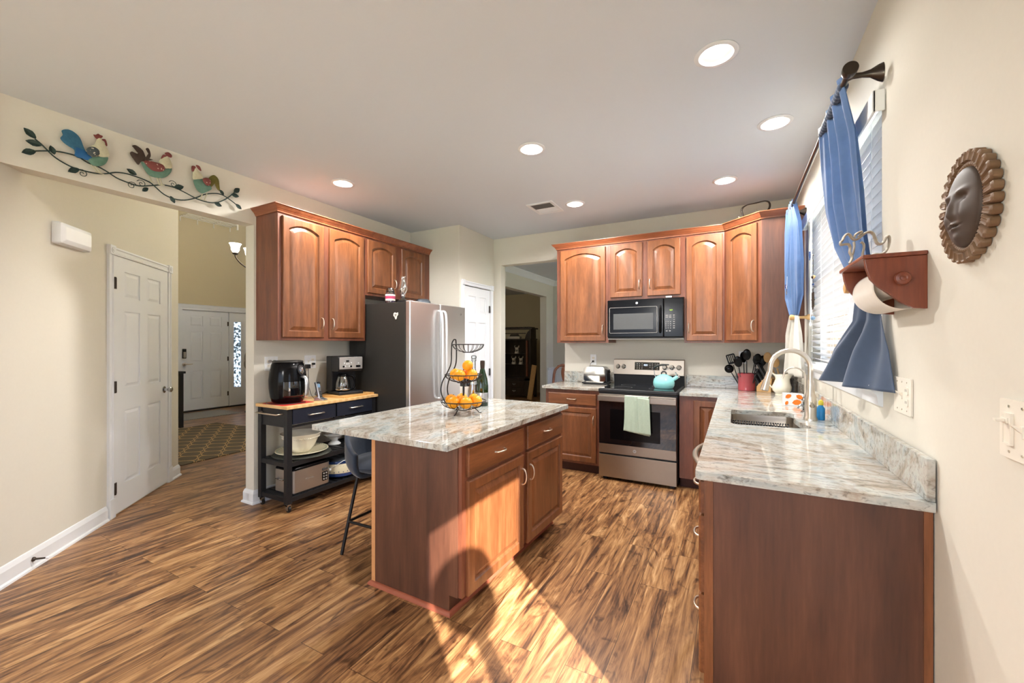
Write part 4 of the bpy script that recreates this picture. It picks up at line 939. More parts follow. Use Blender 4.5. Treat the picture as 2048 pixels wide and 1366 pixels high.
for s in (-1, 1):
    p = [(-.06, .02*s, .028), (-.12, .03*s, .06), (-.158, .035*s, .13), (-.150, .035*s, .20), (-.110, .03*s, .27), (-.082, .028*s, .33), (-.078, .028*s, .41), (-.078, .024*s, .46), (-.072, .012*s, .487), (-.070, 0, .49)]
    b.tube(p, .0042, 8, sm=5)
b.build('frame', 'wire', t, smooth=60)
b = B(); b.tube([(0, 0, .03), (0, 0, .20)], .007, 8); b.sphere((0, 0, .2), .010, 10, 8); b.build('post', 'wire', t, smooth=60)
for k in range(3):
    a = 2*PI*k/3+.6
    b = B(); b.tube([(.075*math.cos(a), .075*math.sin(a), .030), (.092*math.cos(a), .092*math.sin(a), .018), (.10*math.cos(a), .10*math.sin(a), .006), (.118*math.cos(a), .118*math.sin(a), .003)], .0032, 6); b.build('foot', 'wire', t, smooth=60)
def orange(p, r, mat, label):
    b = B(); b.sphere((0, 0, 0), r, 24, 16, sz=.95); o = b.build('orange', mat, smooth=80); o.location = FB+Vector(p); o.rotation_euler = (rnd.uniform(-.5, .5), rnd.uniform(-.5, .5), rnd.uniform(0, 6))
    st = B(); st.lathe([(.004, 0), (.0035, .0025), (.001, .003)], 8, (0, 0, r*.94)); st.build('stem', 'patgreen', o)
    tag(o, label, 'fruit', 'oranges in the wire fruit stand')
O1 = [((-.082, -.024, .085), .0405, 'leftmost orange in the bottom basket of the fruit stand'),
      ((-.022, -.083, .080), .041, 'front orange in the bottom basket, lowest and nearest'),
      ((.0, .0, .080), .0395, 'middle orange of the bottom basket, ringed by the others'),
      ((.062, -.060, .080), .040, 'orange half hidden at the front right of the bottom basket'),
      ((.087, .018, .085), .0405, 'rightmost orange in the bottom basket of the fruit stand'),
      ((.028, .085, .085), .0395, 'orange at the back rim of the bottom basket'),
      ((-.058, .063, .085), .0395, 'orange behind the leftmost one in the bottom basket')]
for p, r, l in O1: orange(p, r, 'orange', l)
O2 = [((-.056, -.012, .258), .0385, 'leftmost orange in the middle basket of the fruit stand', 'orange'),
      ((.010, -.057, .256), .0385, 'front centre orange in the middle basket', 'orange'),
      ((-.004, .055, .258), .037, 'darker tangerine at the back of the middle basket', 'orange2'),
      ((.060, .008, .258), .0385, 'right orange in the middle basket, under the topmost one', 'orange'),
      ((.036, -.004, .318), .036, 'topmost orange, stacked on the right of the middle basket', 'orange')]
for p, r, l, m in O2: orange(p, r, m, l)
def bottle(loc, mat, prof, label, foil=None, lab=None, name='wine_bottle', cap=None):
    t = thing(name, label, 'bottle', loc)
    b = B(); b.lathe(prof, 28); b.build('glass', mat, t, smooth=50)
    if foil: b = B(); b.lathe(foil, 24); b.build('foil', 'silverfoil' if cap is None else cap, t, smooth=50)
    if lab: b = B(); b.lathe([(lab[0], lab[1]), (lab[0]+.0004, lab[1]+.001), (lab[0]+.0004, lab[2]-.001), (lab[0], lab[2])], 28, cap0=False, cap1=False); b.build('label', lab[3], t, smooth=50)
    return t
wp = [(.037, 0), (.039, .004), (.039, .19), (.034, .215), (.016, .245), (.0145, .30), (.0155, .30), (.0155, .312), (.013, .313)]
bottle((-1.80, 2.60, ZT), 'darkglass', wp, 'dark wine bottle with pale label behind the fruit stand', [(.0162, .255), (.0162, .314), (.004, .315)], (.0393, .05, .14, 'label'), cap='blackm')
bottle((-1.735, 2.62, ZT), 'jarglass', [(.040, 0), (.042, .005), (.042, .10), (.036, .17), (.022, .23), (.014, .27), (.014, .33), (.018, .332), (.018, .345)], 'clear glass decanter bottle with amber liquor behind the fruit stand', None, None, 'liquor_bottle')
tt = bpy.data.objects['liquor_bottle']; b = B(); b.lathe([(.038, .004), (.040, .01), (.040, .10), (.034, .155)], 24); b.build('liquor', 'amber', tt, smooth=50)
b = B(); b.lathe([(.012, .345), (.02, .35), (.02, .368), (.012, .374)], 20); b.build('stopper', 'jarglass', tt, smooth=40)
bottle((-1.655, 2.615, ZT), 'greenglass', [(.042, 0), (.044, .005), (.044, .15), (.038, .20), (.024, .245), (.0145, .28), (.0145, .31), (.017, .312), (.017, .322)], 'green champagne bottle with grey label, rightmost behind the fruit stand', [(.0152, .27), (.018, .315), (.017, .335), (.004, .337)], (.0443, .03, .10, 'silverfoil'), 'champagne_bottle', cap='patbrown')

# ---------------------------------------------------------------- kitchen cart
t = thing('kitchen_cart', 'black rolling kitchen cart with butcher block top', 'cart', (-3.19, 2.09, 0), PI/2)
W, DD = .94, .40          # local x along the wall, y to the wall
b = B(); b.box(-.015, W+.015, -.02, DD+.01, .842, .868); b.build('top', 'butcher', t, bevel=.003)
for x in (0, W-.045):
    for y in (0, DD-.045): B().box(x, x+.045, y, y+.045, .065, .8415).build('leg', 'blackm', t, bevel=.002)
b = B(); b.box(.045, W-.045, .01, .03, .685, .70); b.box(.045, W-.045, DD-.03, DD-.01, .69, .84); b.box(.01, .03, .045, DD-.045, .69, .84); b.box(W-.03, W-.01, .045, DD-.045, .69, .84); b.box(W/2-.01, W/2+.01, .012, .03, .69, .84); b.build('apron', 'blackm', t)
for x0, x1 in ((.050, W/2-.008), (W/2+.008, W-.050)):
    d = B().box(x0, x1, -.004, .012, .712, .834).build('drawer', 'navyp', t, bevel=.002)
    m_ = (x0+x1)/2; b = B(); b.tube([(m_-.07, -.004, .775), (m_-.07, -.03, .775), (m_+.07, -.03, .775), (m_+.07, -.004, .775)], .005, 8); b.build('handle', 'nickel', d, smooth=50)
for z in (.40, .115):
    b = B(); b.box(.045, W-.045, .005, .025, z-.035, z); b.box(.045, W-.045, DD-.025, DD-.005, z-.035, z); b.box(.005, .025, .045, DD-.045, z-.035, z); b.box(W-.025, W-.005, .045, DD-.045, z-.035, z)
    n = 15
    for k in range(n): x = .03+k*(W-.06-.045)/(n-1); b.box(x, x+.045, .025, DD-.025, z-.012, z)
    b.build('shelf', 'blackm', t)
b = B(); b.tube([(.002, .06, .80), (-.055, .06, .80), (-.055, DD-.06, .80), (.002, DD-.06, .80)], .006, 8); b.build('towel_bar', 'nickel', t, smooth=50)
for x in (.022, W-.022):
    for y in (.022, DD-.022):
        c = B(); c.box(x-.014, x+.014, y-.012, y+.012, .05, .066); c.box(x-.014, x-.011, y-.02, y+.012, .018, .06); c.box(x+.011, x+.014, y-.02, y+.012, .018, .06); c = c.build('caster', 'chrome', t)
        b = B(); b.M = Matrix.Translation((x, y-.01, .0245))@Matrix.Rotation(PI/2, 4, 'Y'); b.lathe([(.018, -.010), (.0245, -.008), (.0245, .008), (.018, .010)], 20); b.build('wheel', 'wire', c, smooth=40)
# air fryer
CT = .868
t = thing('air_fryer', 'glossy black egg-shaped air fryer on the kitchen cart', 'air fryer', (-3.415, 2.245, CT))
b = B(); b.lathe([(.115, 0), (.125, .01), (.137, .05), (.146, .12), (.148, .19), (.140, .27), (.128, .32), (.118, .345), (.108, .352), (.004, .356)], 44); b.build('body', 'black', t, smooth=50)
b = B(); b.lathe([(.1185, .338), (.122, .344), (.1185, .352), (.108, .3545)], 44, cap0=False, cap1=False); b.build('top_ring', 'dgrey', t, smooth=50)
b = B(); b.M = Matrix.Rotation(math.radians(-12), 4, 'Z'); b.grid(lambda u, v: ((.1495-.010*abs(v-.42)**1.5*2)*math.cos(-.62+1.24*u)+.0, (.1495-.010*abs(v-.42)**1.5*2)*math.sin(-.62+1.24*u), .05+.175*v), 20, 12); b.build('drawer_front', 'blackglass', t, smooth=60, solid=.003)
b = B(); b.M = Matrix.Rotation(math.radians(18), 4, 'Z'); b.tube([(.143, 0, .215), (.175, 0, .205), (.185, 0, .15), (.180, 0, .06), (.165, 0, .045)], [.014, .016, .017, .016, .012], 12, flat=1.3, sm=4); b.build('handle', 'silverfoil', t, smooth=60)
b = B(); b.M = Matrix.Rotation(math.radians(16), 4, 'Z')@Matrix.Translation((.138, 0, .272))@Matrix.Rotation(math.radians(78), 4, 'Y'); b.lathe([(.036, 0), (.036, .008), (.026, .012), (.026, .02), (.022, .022)], 28); b.build('dial', 'chrome', t, smooth=40)
b = B(); b.M = Matrix.Rotation(math.radians(16), 4, 'Z')@Matrix.Translation((.136, 0, .272))@Matrix.Rotation(math.radians(78), 4, 'Y'); b.lathe([(.047, 0), (.047, .006), (.038, .008)], 28); b.build('dial_bezel', 'blackm', t, smooth=40)
t = thing('trivet', 'red trivet sheet under the air fryer on the cart', 'trivet', (-3.40, 2.235, CT)); B().prism(rrect(-.14, .175, -.15, .14, .03), 'z', 0, .0012).build('sheet', 'redmat', t)
bpy.data.objects['air_fryer'].location.z += .008
b = B(); b.tube([(.16*math.cos(a), .16*math.sin(a), .005+.003) for a in [-2.2+2.6*i/24 for i in range(25)]], .003, 6); b.build('wire_rim', 'wire', t, smooth=60)
# cordless phone
t = thing('cordless_phone', 'silver cordless phone standing in its cradle beside the air fryer', 'phone', (-3.265, 2.455, CT), math.radians(20))
b = B(); b.prism([(-.045, 0), (.05, 0), (.05, .012), (.02, .02), (-.01, .035), (-.04, .03)], 'y', -.032, .032); b.build('cradle', 'silverfoil', t, bevel=.004)
b = B(); b.M = Matrix.Translation((-.002, 0, .018))@Matrix.Rotation(math.radians(-14), 4, 'Y'); b.box(-.013, .011, -.024, .024, 0, .152); h_ = b.build('handset', 'silverfoil', t, bevel=.007, seg=3)
b = B(); b.M = Matrix.Translation((-.002, 0, .018))@Matrix.Rotation(math.radians(-14), 4, 'Y'); b.box(.0105, .0125, -.018, .018, .098, .130); b.build('lcd_screen', 'screen', h_)
b = B(); b.M = Matrix.Translation((-.002, 0, .018))@Matrix.Rotation(math.radians(-14), 4, 'Y')
for i in range(3):
    for j in range(4): b.box(.0105, .0124, -.017+i*.0125, -.008+i*.0125, .012+j*.014, .020+j*.014)
b.box(.0105, .0122, -.020, .020, .134, .150)
b.build('keypad', 'blackm', h_)
# cutting board and coffee maker
t = thing('cutting_board', 'bamboo cutting board under the coffee maker', 'cutting board', (-3.375, 2.83, CT), math.radians(6))
b = B(); b.plate(rrect(-.19, .175, -.20, .20, .012), [rrect(-.03, .03, .168, .188, .009)], 0, .016); b.build('board', 'bamboo', t, bevel=.002)
t = thing('coffee_maker', 'black drip coffee maker with brushed steel control panel', 'coffee maker', (-3.40, 2.83, CT+.0165), math.radians(-12))
b = B(); b.box(-.13, .13, -.125, .125, 0, .03); b.box(-.13, -.02, -.125, .125, .03, .37); b.build('body', 'blackm', t, bevel=.008, seg=3)
b = B(); b.prism([(-.02, .225), (.10, .225), (.112, .235), (.118, .26), (.118, .35), (.105, .365), (-.02, .37)], 'y', -.125, .125); b.build('brew_head', 'blackm', t, bevel=.003)
cpn = B().box(.117, .122, -.118, .118, .245, .362).build('control_panel', 'steelm', t, bevel=.003)
b = B(); b.box(.1215, .1235, -.052, -.022, .315, .332)
b.build('clock_display', 'blackglass', cpn)
b = B()
for y, z in ((-.07, .305), (-.045, .297), (-.025, .297), (.0, .307), (-.06, .275), (-.02, .275), (.075, .302)): b = B(); b.M = Matrix.Translation((.122, y, z))@Matrix.Rotation(PI/2, 4, 'Y'); b.lathe([(.006, 0), (.006, .003)], 12); b.build('button', 'curvedwhite', cpn)
for y, z in ((-.078, .272), (-.003, .272)): b = B(); b.M = Matrix.Translation((.122, y, z))@Matrix.Rotation(PI/2, 4, 'Y'); b.lathe([(.009, 0), (.009, .005)], 12); b.build('knob', 'black', cpn)
B().box(.1215, .126, .05, .095, .262, .282).build('hot_water_badge', 'black', cpn)
text('Cuisinart', .013, 'greytxt', cpn, (.1225, -.02, .348), (PI/2, 0, PI/2), 'lettering')
cm_ = t
c_ = thing('coffee_carafe', 'glass coffee carafe with black handle inside the coffee maker', 'carafe', (-3.36, 2.775, CT+.0165+.031), math.radians(-12))
b = B(); b.lathe([(.05, 0), (.062, .01), (.07, .04), (.066, .09), (.052, .13), (.048, .145)], 28, cap1=False); b.build('glass', 'jarglass', c_, smooth=50)
b = B(); b.lathe([(.05, .142), (.052, .15), (.04, .168), (.004, .172)], 28); b.build('lid', 'black', c_, smooth=50)
b = B(); b.lathe([(.0705, .012), (.072, .014), (.0735, .026), (.072, .028)], 28, cap0=False, cap1=False); b.build('steel_band', 'chrome', c_, smooth=50)
b = B(); b.M = Matrix.Rotation(math.radians(70), 4, 'Z'); b.tube([(.05, 0, .15), (.09, 0, .14), (.108, 0, .09), (.10, 0, .03), (.075, 0, .02)], [.010, .011, .009, .009, .008], 10, sm=4); b.build('handle', 'black', c_, smooth=60)
# sockets on the left wall
def outlet(name, label, loc, rz, kinds=('o',), plug=(), cat='outlet'):
    t = thing(name, label, cat, loc, rz); n = len(kinds); w_ = .046*n+.026
    B().prism(rrect(-w_/2, w_/2, -.06, .06, .006), 'z', 0, .005)
    b = B(); b.M = MY; b.plate(rrect(-w_/2, w_/2, -.0625, .0625, .005), [], -.006, 0); b.build('cover_plate', 'curvedwhite' if cat == 'outlet' else 'offwhite', t, bevel=.0015)
    for i, k in enumerate(kinds):
        x = (i-(n-1)/2)*.046
        if k == 'o':
            for z in (-.020, .020):
                b = B(); b.M = MY@Matrix.Translation((x, z, 0)); b.plate(rrect(-.0165, .0165, -.0135, .0135, .008), [], -.0085, -.0061); s_ = b.build('socket', 'offwhite', t)
                b = B(); b.box(x-.007, x-.005, -.0088, -.0084, z-.003, z+.006); b.box(x+.005, x+.007, -.0088, -.0084, z-.003, z+.006); b.M = None; b.build('slot', 'blackm', s_)
        elif k == 't':
            b = B(); b.box(x-.005, x+.005, -.0085, -.006, -.012, .012); b.prism([(-.006, -.004), (-.022, .012), (-.024, .017), (-.006, .008)], 'x', x-.004, x+.004); b.build('toggle', 'offwhite', t)
        elif k == 'd':
            b = B(); b.M = MY; b.plate(rrect(x-.016, x+.016, -.034, .034, .002), [rrect(x-.012, x+.012, -.03, .03, .002)], -.012, -.0061); b.build('dimmer_frame', 'offwhite', t)
            b = B(); b.box(x-.0125, x+.0125, -.010, -.006, -.03, .03); b.build('dimmer_face', 'offwhite', t)
            b = B(); b.box(x-.012, x+.010, -.014, -.0101, .012, .024); b.box(x-.008, x+.004, -.028, -.014, .015, .021); b.build('slider', 'offwhite', t, bevel=.001)
    b = B()
    for i in range(n):
        x = (i-(n-1)/2)*.046
        for z in (-.048, .048): b.M = Matrix.Translation((x, -.006, z))@Matrix.Rotation(PI/2, 4, 'X'); b.lathe([(.003, 0), (.0028, .0012)], 10)
    b.M = None; b.build('screw', 'nickel', t)
    return t
t = outlet('wall_outlet', 'white double outlet plate above the cart with black plugs in it', (XL+.0005, 2.62, 1.20), PI/2, ('t', 'o'))
B().box(-.062, -.024, -.045, -.0065, -.062, -.022).build('plug', 'blackm', t, bevel=.003); B().box(.012, .034, -.034, -.0088, -.030, -.010).build('plug', 'blackm', t, bevel=.003)
t = outlet('wall_outlet', 'white outlet plate showing just above the air fryer', (XL+.0005, 2.235, 1.20), PI/2, ('o', 't'))
b = B(); b.tube([(-.02, -.008, .02), (-.02, -.03, .02)], .012, 10); b.tube([(.02, -.008, .02), (.02, -.028, .02)], .01, 10); b.build('plug', 'greytxt', t, smooth=50)
c = B(); c.tube([(-3.60, 2.575, 1.14), (-3.58, 2.56, 1.08), (-3.52, 2.52, .98), (-3.44, 2.49, .90), (-3.38, 2.475, .875), (-3.31, 2.47, .875)], .0022, 6); o = c.build('power_cord', 'blackm', bpy.data.objects['cordless_phone'], smooth=60); o.matrix_parent_inverse = o.parent.matrix_basis.inverted()
c = B(); c.tube([(-3.545, 2.66, 1.0), (-3.57, 2.64, .92), (-3.57, 2.62, .885), (-3.545, 2.645, .8825), (-3.535, 2.68, .888), (-3.536, 2.73, .90)], .003, 6); o = c.build('power_cord', 'blackm', cm_, smooth=60); o.matrix_parent_inverse = cm_.matrix_basis.inverted()
# shelf contents
SH = .401
t = thing('charger_plate', 'dark woven round mat under the cream platter on the cart shelf', 'placemat', (-3.40, 2.37, SH)); B().lathe([(.235, 0), (.24, .004), (.235, .008), (.004, .009)], 44).build('plate', 'charger', t, smooth=40)
t = thing('platter', 'wide cream round platter under the big bowl on the cart', 'platter', (-3.40, 2.37, SH+.0095)); B().lathe([(.10, 0), (.13, .004), (.205, .022), (.215, .026), (.213, .031), (.13, .012), (.004, .010)], 48).build('dish', 'creamd', t, smooth=40)
b = B(); 
for k in range(44): a = 2*PI*k/44; b.sphere((.198*math.cos(a), .198*math.sin(a), .0268), .0045, 6, 4)
b.build('rim_beading', 'patgreen', t, smooth=60)
t = thing('mixing_bowl', 'big cream bowl with beaded band on the cart shelf', 'bowl', (-3.40, 2.36, SH+.0205)); B().lathe([(.07, 0), (.078, .004), (.11, .05), (.142, .12), (.165, .158), (.170, .165), (.165, .166), (.137, .125), (.105, .055), (.07, .012), (.004, .01)], 48).build('body', 'cream', t, smooth=40)
b = B()
for k in range(60): a = 2*PI*k/60; b.sphere((.1475*math.cos(a), .1475*math.sin(a), .128), .0055, 6, 4)
b.build('beaded_band', 'cream', t, smooth=60)
t = thing('footed_bowl', 'small white footed bowl at the back of the cart shelf', 'bowl', (-3.44, 2.74, SH)); B().lathe([(.06, 0), (.06, .005), (.03, .03), (.035, .045), (.085, .08), (.10, .095), (.097, .097), (.06, .075), (.004, .06)], 36).build('body', 'curvedwhite', t, smooth=40)
SB = .116
t = thing('slow_cooker', 'rectangular stainless slow cooker with black lid on the bottom shelf', 'slow cooker', (-3.34, 2.335, SB), PI/2)
b = B(); b.prism(rrect(-.185, .185, -.125, .125, .035, 6), 'z', .015, .20); b.build('body', 'steelm', t, smooth=30)
b = B(); b.prism(rrect(-.18, .18, -.12, .12, .035, 6), 'z', 0, .015); b.build('base', 'blackm', t)
b = B(); b.loft([[(x*k, y*k, z) for x, y in rrect(-.18, .18, -.12, .12, .035, 6)] for k, z in ((1.02, .2), (1.02, .212), (.9, .23), (.5, .245))]); lid = b.build('lid', 'black', t, smooth=40)
b = B(); b.tube([(-.05, 0, .243), (-.04, 0, .262), (.04, 0, .262), (.05, 0, .243)], .008, 8); b.build('lid_handle', 'black', lid, smooth=60)
for s in (-1, 1): b = B(); b.tube([(s*.185, -.05, .13), (s*.215, -.05, .13), (s*.215, .05, .13), (s*.185, .05, .13)], .007, 8); b.build('handle', 'chrome', t, smooth=60)
b = B(); b.M = MY; b.plate(rrect(.098, .152, .045, .125, .008), [], -.128, -.1251); b.build('keypad', 'black', t); b = B(); b.M = MY; b.plate(rrect(.098, .152, .135, .158, .008), [], -.128, -.1251); b.build('display', 'greyglass', t)
b = B()
for i in range(2):
    for j in range(3): b = B(); b.M = Matrix.Translation((.113+i*.024, -.128, .060+j*.025))@Matrix.Rotation(PI/2, 4, 'X'); b.lathe([(.008, 0), (.008, .002)], 12); b.build('button', 'greytxt', t)
text('Cuisinart', .022, 'greytxt', t, (-.02, -.1252, .11), (PI/2, 0, 0), 'lettering')
t = thing('stoneware_crock', 'cream crock with cobalt rims and dark lid on the bottom shelf', 'crock', (-3.36, 2.735, SB))
B().lathe([(.11, 0), (.135, .008), (.158, .022), (.160, .04), (.160, .05)], 44).build('base_band', 'cobalt', t, smooth=40)
B().lathe([(.160, .0505), (.162, .06), (.158, .11), (.150, .135)], 44).build('body', 'creamd', t, smooth=40)
B().lathe([(.150, .1355), (.152, .145), (.148, .158), (.14, .16)], 44).build('rim_band', 'cobalt', t, smooth=40)
B().lathe([(.145, .1605), (.12, .175), (.06, .185), (.004, .187)], 44).build('lid', 'colander', t, smooth=40)
b = B()
for k in range(26): a = 2*PI*k/26; b.sphere((.1625*math.cos(a), .1625*math.sin(a), .064+.003*(k % 2)), .0042, 6, 4, sz=1.2)
for k in range(40): a = 2*PI*k/40; b.sphere((.157*math.cos(a), .157*math.sin(a), .115), .0018, 5, 4)
b.build('painted_dots', 'cobalt', t, smooth=60)
c = B(); c.tube([(.168*math.cos(a)-3.36, .168*math.sin(a)+2.735, z) for a, z in ((-1.25, .215), (-1.0, .235), (-.75, .26), (-.5, .285), (-.25, .29), (.0, .27))], .003, 6); c.box(-3.31, -3.285, 2.562, 2.582, .205, .222); o = c.build('power_cord', 'curvedwhite', t, smooth=60); o.matrix_parent_inverse = t.matrix_basis.inverted()
# ---------------------------------------------------------------- things on the back counters
t = thing('toaster', 'polished chrome two-slice toaster on the short counter', 'toaster', (-1.395, 4.64, ZT))
b = B(); b.prism(rrect(-.15, .15, -.085, .085, .02), 'z', .006, .022); b.build('base', 'blackm', t, bevel=.002)
for x in (-.12, .12): B().box(x-.012, x+.012, -.06, .06, 0, .006).build('foot', 'blackm', t)
b = B(); b.M = MY; pr = rrect(-.125, .125, .022, .20, .045, 8); b.plate(pr, [], -.08, .08); tb = b.build('shell', 'chrome', t, smooth=30, bevel=.012, seg=3)
b = B(); b.box(-.09, .09, -.045, -.02, .1985, .2010); b.box(-.09, .09, .02, .045, .1985, .2010); b.build('slot', 'black', t)
b = B(); b.box(.125, .142, -.07, .07, .03, .165); b.build('end_cap', 'blackm', t, bevel=.006)
b = B(); b.box(.142, .162, -.018, .018, .135, .15); b.build('lever', 'black', t, bevel=.003)
tst_ = t
t = outlet('wall_outlet', 'white wall outlet above the toaster with a black plug', (-1.49, YB-.0005, 1.185), 0, ('o',)); B().tube([(0, -.008, -.02), (0, -.03, -.02)], .012, 10).build('plug', 'blackm', t, smooth=50)
c = B(); c.tube([(-1.49, YB-.032, 1.163), (-1.51, YB-.05, 1.14), (-1.525, YB-.06, 1.08), (-1.52, YB-.07, 1.0), (-1.50, YB-.075, .93), (-1.46, YB-.11, .92)], .003, 6); o = c.build('power_cord', 'blackm', tst_, smooth=60); o.matrix_parent_inverse = tst_.matrix_basis.inverted()
t = outlet('wall_outlet', 'white outlet plate on the back wall behind the utensil crock', (.075, YB-.0005, 1.235), 0, ('o',))
# kettle
t = thing('tea_kettle', 'aqua enamel whistling kettle on the range cooktop', 'kettle', (-.63, 4.42, .926))
b = B(); b.lathe([(.085, 0), (.09, .004), (.102, .03), (.104, .06), (.095, .095), (.07, .12), (.045, .130), (.043, .135), (.02, .142), (.004, .143)], 40); b.build('body', 'teal', t, smooth=40)
b = B(); b.tube([(.075, 0, .08), (.11, 0, .105), (.135, 0, .125)], [.022, .019, .017], 14); b.build('spout', 'teal', t, smooth=50)
b = B(); b.tube([(.132, 0, .122), (.142, 0, .131)], .018, 14); b.tube([(.125, 0, .14), (.108, 0, .165)], [.004, .007], 8); b.build('whistle', 'chrome', t, smooth=50)
b = B(); b.tube([(-.022, 0, .138), (-.022, 0, .155), (-.01, 0, .167), (.01, 0, .167), (.022, 0, .155), (.022, 0, .138)], .007, 8); b.build('lid_knob', 'blackm', t, smooth=60)
b = B(); b.tube([(-.078, 0, .10), (-.088, 0, .13), (-.095, 0, .19)], .005, 8); b.build('handle_stem', 'chrome', t, smooth=60)
b = B(); b.tube([(-.094, 0, .18), (-.092, 0, .205), (-.07, 0, .222), (-.02, 0, .235), (.05, 0, .238)], [.007, .010, .011, .010, .005], 10, sm=4); b.build('handle', 'blackm', t, smooth=60)
# utensil crock
CK = Vector((.105, 4.70, ZT))
t = thing('utensil_crock', 'rose-red glazed crock full of black kitchen tools', 'crock', CK)
b = B(); b.lathe([(.072, 0), (.076, .004), (.076, .145), (.080, .152), (.080, .168), (.074, .170), (.070, .165), (.070, .01), (.004, .008)], 36); b.build('body', 'rose', t, smooth=35)
def utensil(kind, ang, lean, length, label, off=0, name=None):
    o = thing(name or kind, label, 'utensil', CK+Vector((.045*math.cos(ang), .045*math.sin(ang), .012)), 0, 'black tools in the rose crock')
    d = Vector((math.cos(ang)*lean, math.sin(ang)*lean, 1)).normalized()
    p1 = d*length
    B().tube([(0, 0, 0), tuple(p1*.95)], [.006, .004], 8).build('shaft', 'blackm', o, smooth=60)
    q = d.to_track_quat('Z', 'Y').to_matrix().to_4x4(); q = Matrix.Translation(p1)@q@Matrix.Rotation(-ang+PI+off, 4, 'Z')
    b = B(); b.M = q
    if kind == 'ladle': b.sphere((0, 0, .034), .043, 18, 10, sx=.5)
    elif kind == 'slotted_turner':
        b.M = q@Matrix.Rotation(PI/2, 4, 'Y')
        b.plate(rrect(-.10, 0, -.040, .040, .012), [rrect(-.088, -.02, yy-.004, yy+.004, .0035, 3) for yy in (-.024, -.008, .008, .024)], -.0015, .0015)
    elif kind == 'masher': b.tube([(0, -.03, 0), (0, -.03, .05), (0, -.01, .06), (0, .01, .06), (0, .03, .05), (0, .03, 0)], .004, 8)
    elif kind == 'fork':
        for yy in (-.018, 0, .018): b.tube([(0, 0, 0), (0, yy, .02), (0, yy, .07)], .003, 6)
    else: b.sphere((0, 0, .045), .037, 18, 10, sx=.25, sz=1.5)
    b.build('head', 'black' if kind != 'whisk' else 'chrome', o, smooth=60)
utensil('slotted_turner', PI*1.05, .30, .26, 'black slotted turner leaning left in the rose crock')
utensil('ladle', PI*.97, .55, .19, 'black ladle leaning lowest to the left in the crock')
utensil('serving_spoon', -PI*.5, .12, .30, 'tallest black spoon standing at the front of the crock')
utensil('spoon', 0.1, .32, .25, 'black spoon leaning right in the rose crock')
utensil('spatula', PI*.6, .12, .27, 'black spatula at the back left of the crock', .6)
utensil('fork', PI*.3, .30, .27, 'black pasta fork at the back right of the crock')
utensil('solid_spoon', -PI*.75, .22, .235, 'black spoon leaning forward and left in the crock')
utensil('basting_spoon', -PI*.18, .20, .26, 'black spoon just right of the tallest one in the crock', .3)
utensil('masher', -PI*.25, .42, .24, 'black looped tool leaning furthest right in the crock')
# knife block and knives
KB = Matrix.Translation((.285, 4.68, ZT))@Matrix.Rotation(math.radians(-25), 4, 'Z')
t = thing('knife_block', 'light wood knife block filled with black-handled knives', 'knife block', (.262, 4.655, ZT), math.radians(-20))
b = B(); b.prism([(-.062, 0), (.062, 0), (.062, .03), (.07, .13), (.025, .158), (-.062, .048)], 'y', -.05, .05); b.build('block', 'oak', t, bevel=.003)
kd = Vector((-.46, 0, .89)).normalized()
R20 = Matrix.Rotation(math.radians(-20), 4, 'Z')
kn = 0
for r_, (bx, bz) in enumerate(((-.042, .064), (-.016, .097), (.010, .135))):
    for c_i, yy in enumerate((-.03, 0, .03)):
        p = R20@Vector((bx, yy, bz)); o = thing('kitchen_knife', ['lowest row', 'middle row', 'top row'][r_]+' knife in the block, '+['nearest the sink', 'in the middle', 'nearest the wall'][c_i]+', black handle', 'knife', Vector((.262, 4.655, ZT))+p, math.radians(-20), 'knives in the block')
        b = B(); b.tube([tuple(kd*.0), tuple(kd*.015)], .008, 8); b.build('bolster', 'steel', o, smooth=60)
        b = B(); b.tube([tuple(kd*.015), tuple(kd*.06), tuple(kd*(.115+.01*r_)), tuple(kd*(.125+.01*r_))], [.009, .010, .011, .006], 8, flat=.75); b.build('handle', 'blackm', o, smooth=60)
# jar with wooden spoons, pitcher
t = thing('spoon_jar', 'small dark jar holding wooden spoons in the counter corner', 'jar', (.425, 4.735, ZT)); B().lathe([(.045, 0), (.05, .01), (.05, .15), (.046, .155), (.043, .15), (.043, .012), (.004, .01)], 28).build('body', 'hutch', t, smooth=40)
for i, (dx, dy, tip, r_, lb) in enumerate(((-.028, .0, (-.115, -.03, .315), .034, 'broadest wooden spoon leaning left in the corner jar'), (-.012, -.015, (-.070, -.09, .27), .032, 'wooden slotted spoon in front in the corner jar'), (.012, -.01, (.0, -.09, .235), .028, 'shortest wooden spoon leaning right in the corner jar'))):
    o = thing('wooden_spoon', lb, 'utensil', (.425+dx, 4.735+dy, ZT+.013), 0, 'wooden spoons in the corner jar')
    B().tube([(0, 0, 0), tuple(Vector(tip)*.8)], [.005, .007], 8).build('shaft', 'oak', o, smooth=60)
    b = B(); b.sphere(tip, r_, 18, 10, sy=.3, sz=1.5); b.build('bowl', 'oak', o, smooth=60)
t = thing('pitcher', 'white ironstone pitcher with curved handle beside the knife block', 'pitcher', (.375, 4.43, ZT), math.radians(-8))
b = B()
rings = []
for z, r_, sp in ((0, .05, 0), (.008, .052, 0), (.012, .045, 0), (.04, .070, 0), (.075, .074, 0), (.11, .058, .004), (.145, .047, .012), (.175, .052, .03), (.185, .056, .036)):
    rings.append([(r_*math.cos(a)+sp*max(0, math.cos(a))**3, r_*math.sin(a), z+(.012*max(0, math.cos(a))**2 if z > .15 else 0)) for a in [2*PI*i/32 for i in range(32)]])
b.loft(rings, cap1=False); b.build('body', 'cream', t, smooth=50, solid=.004)
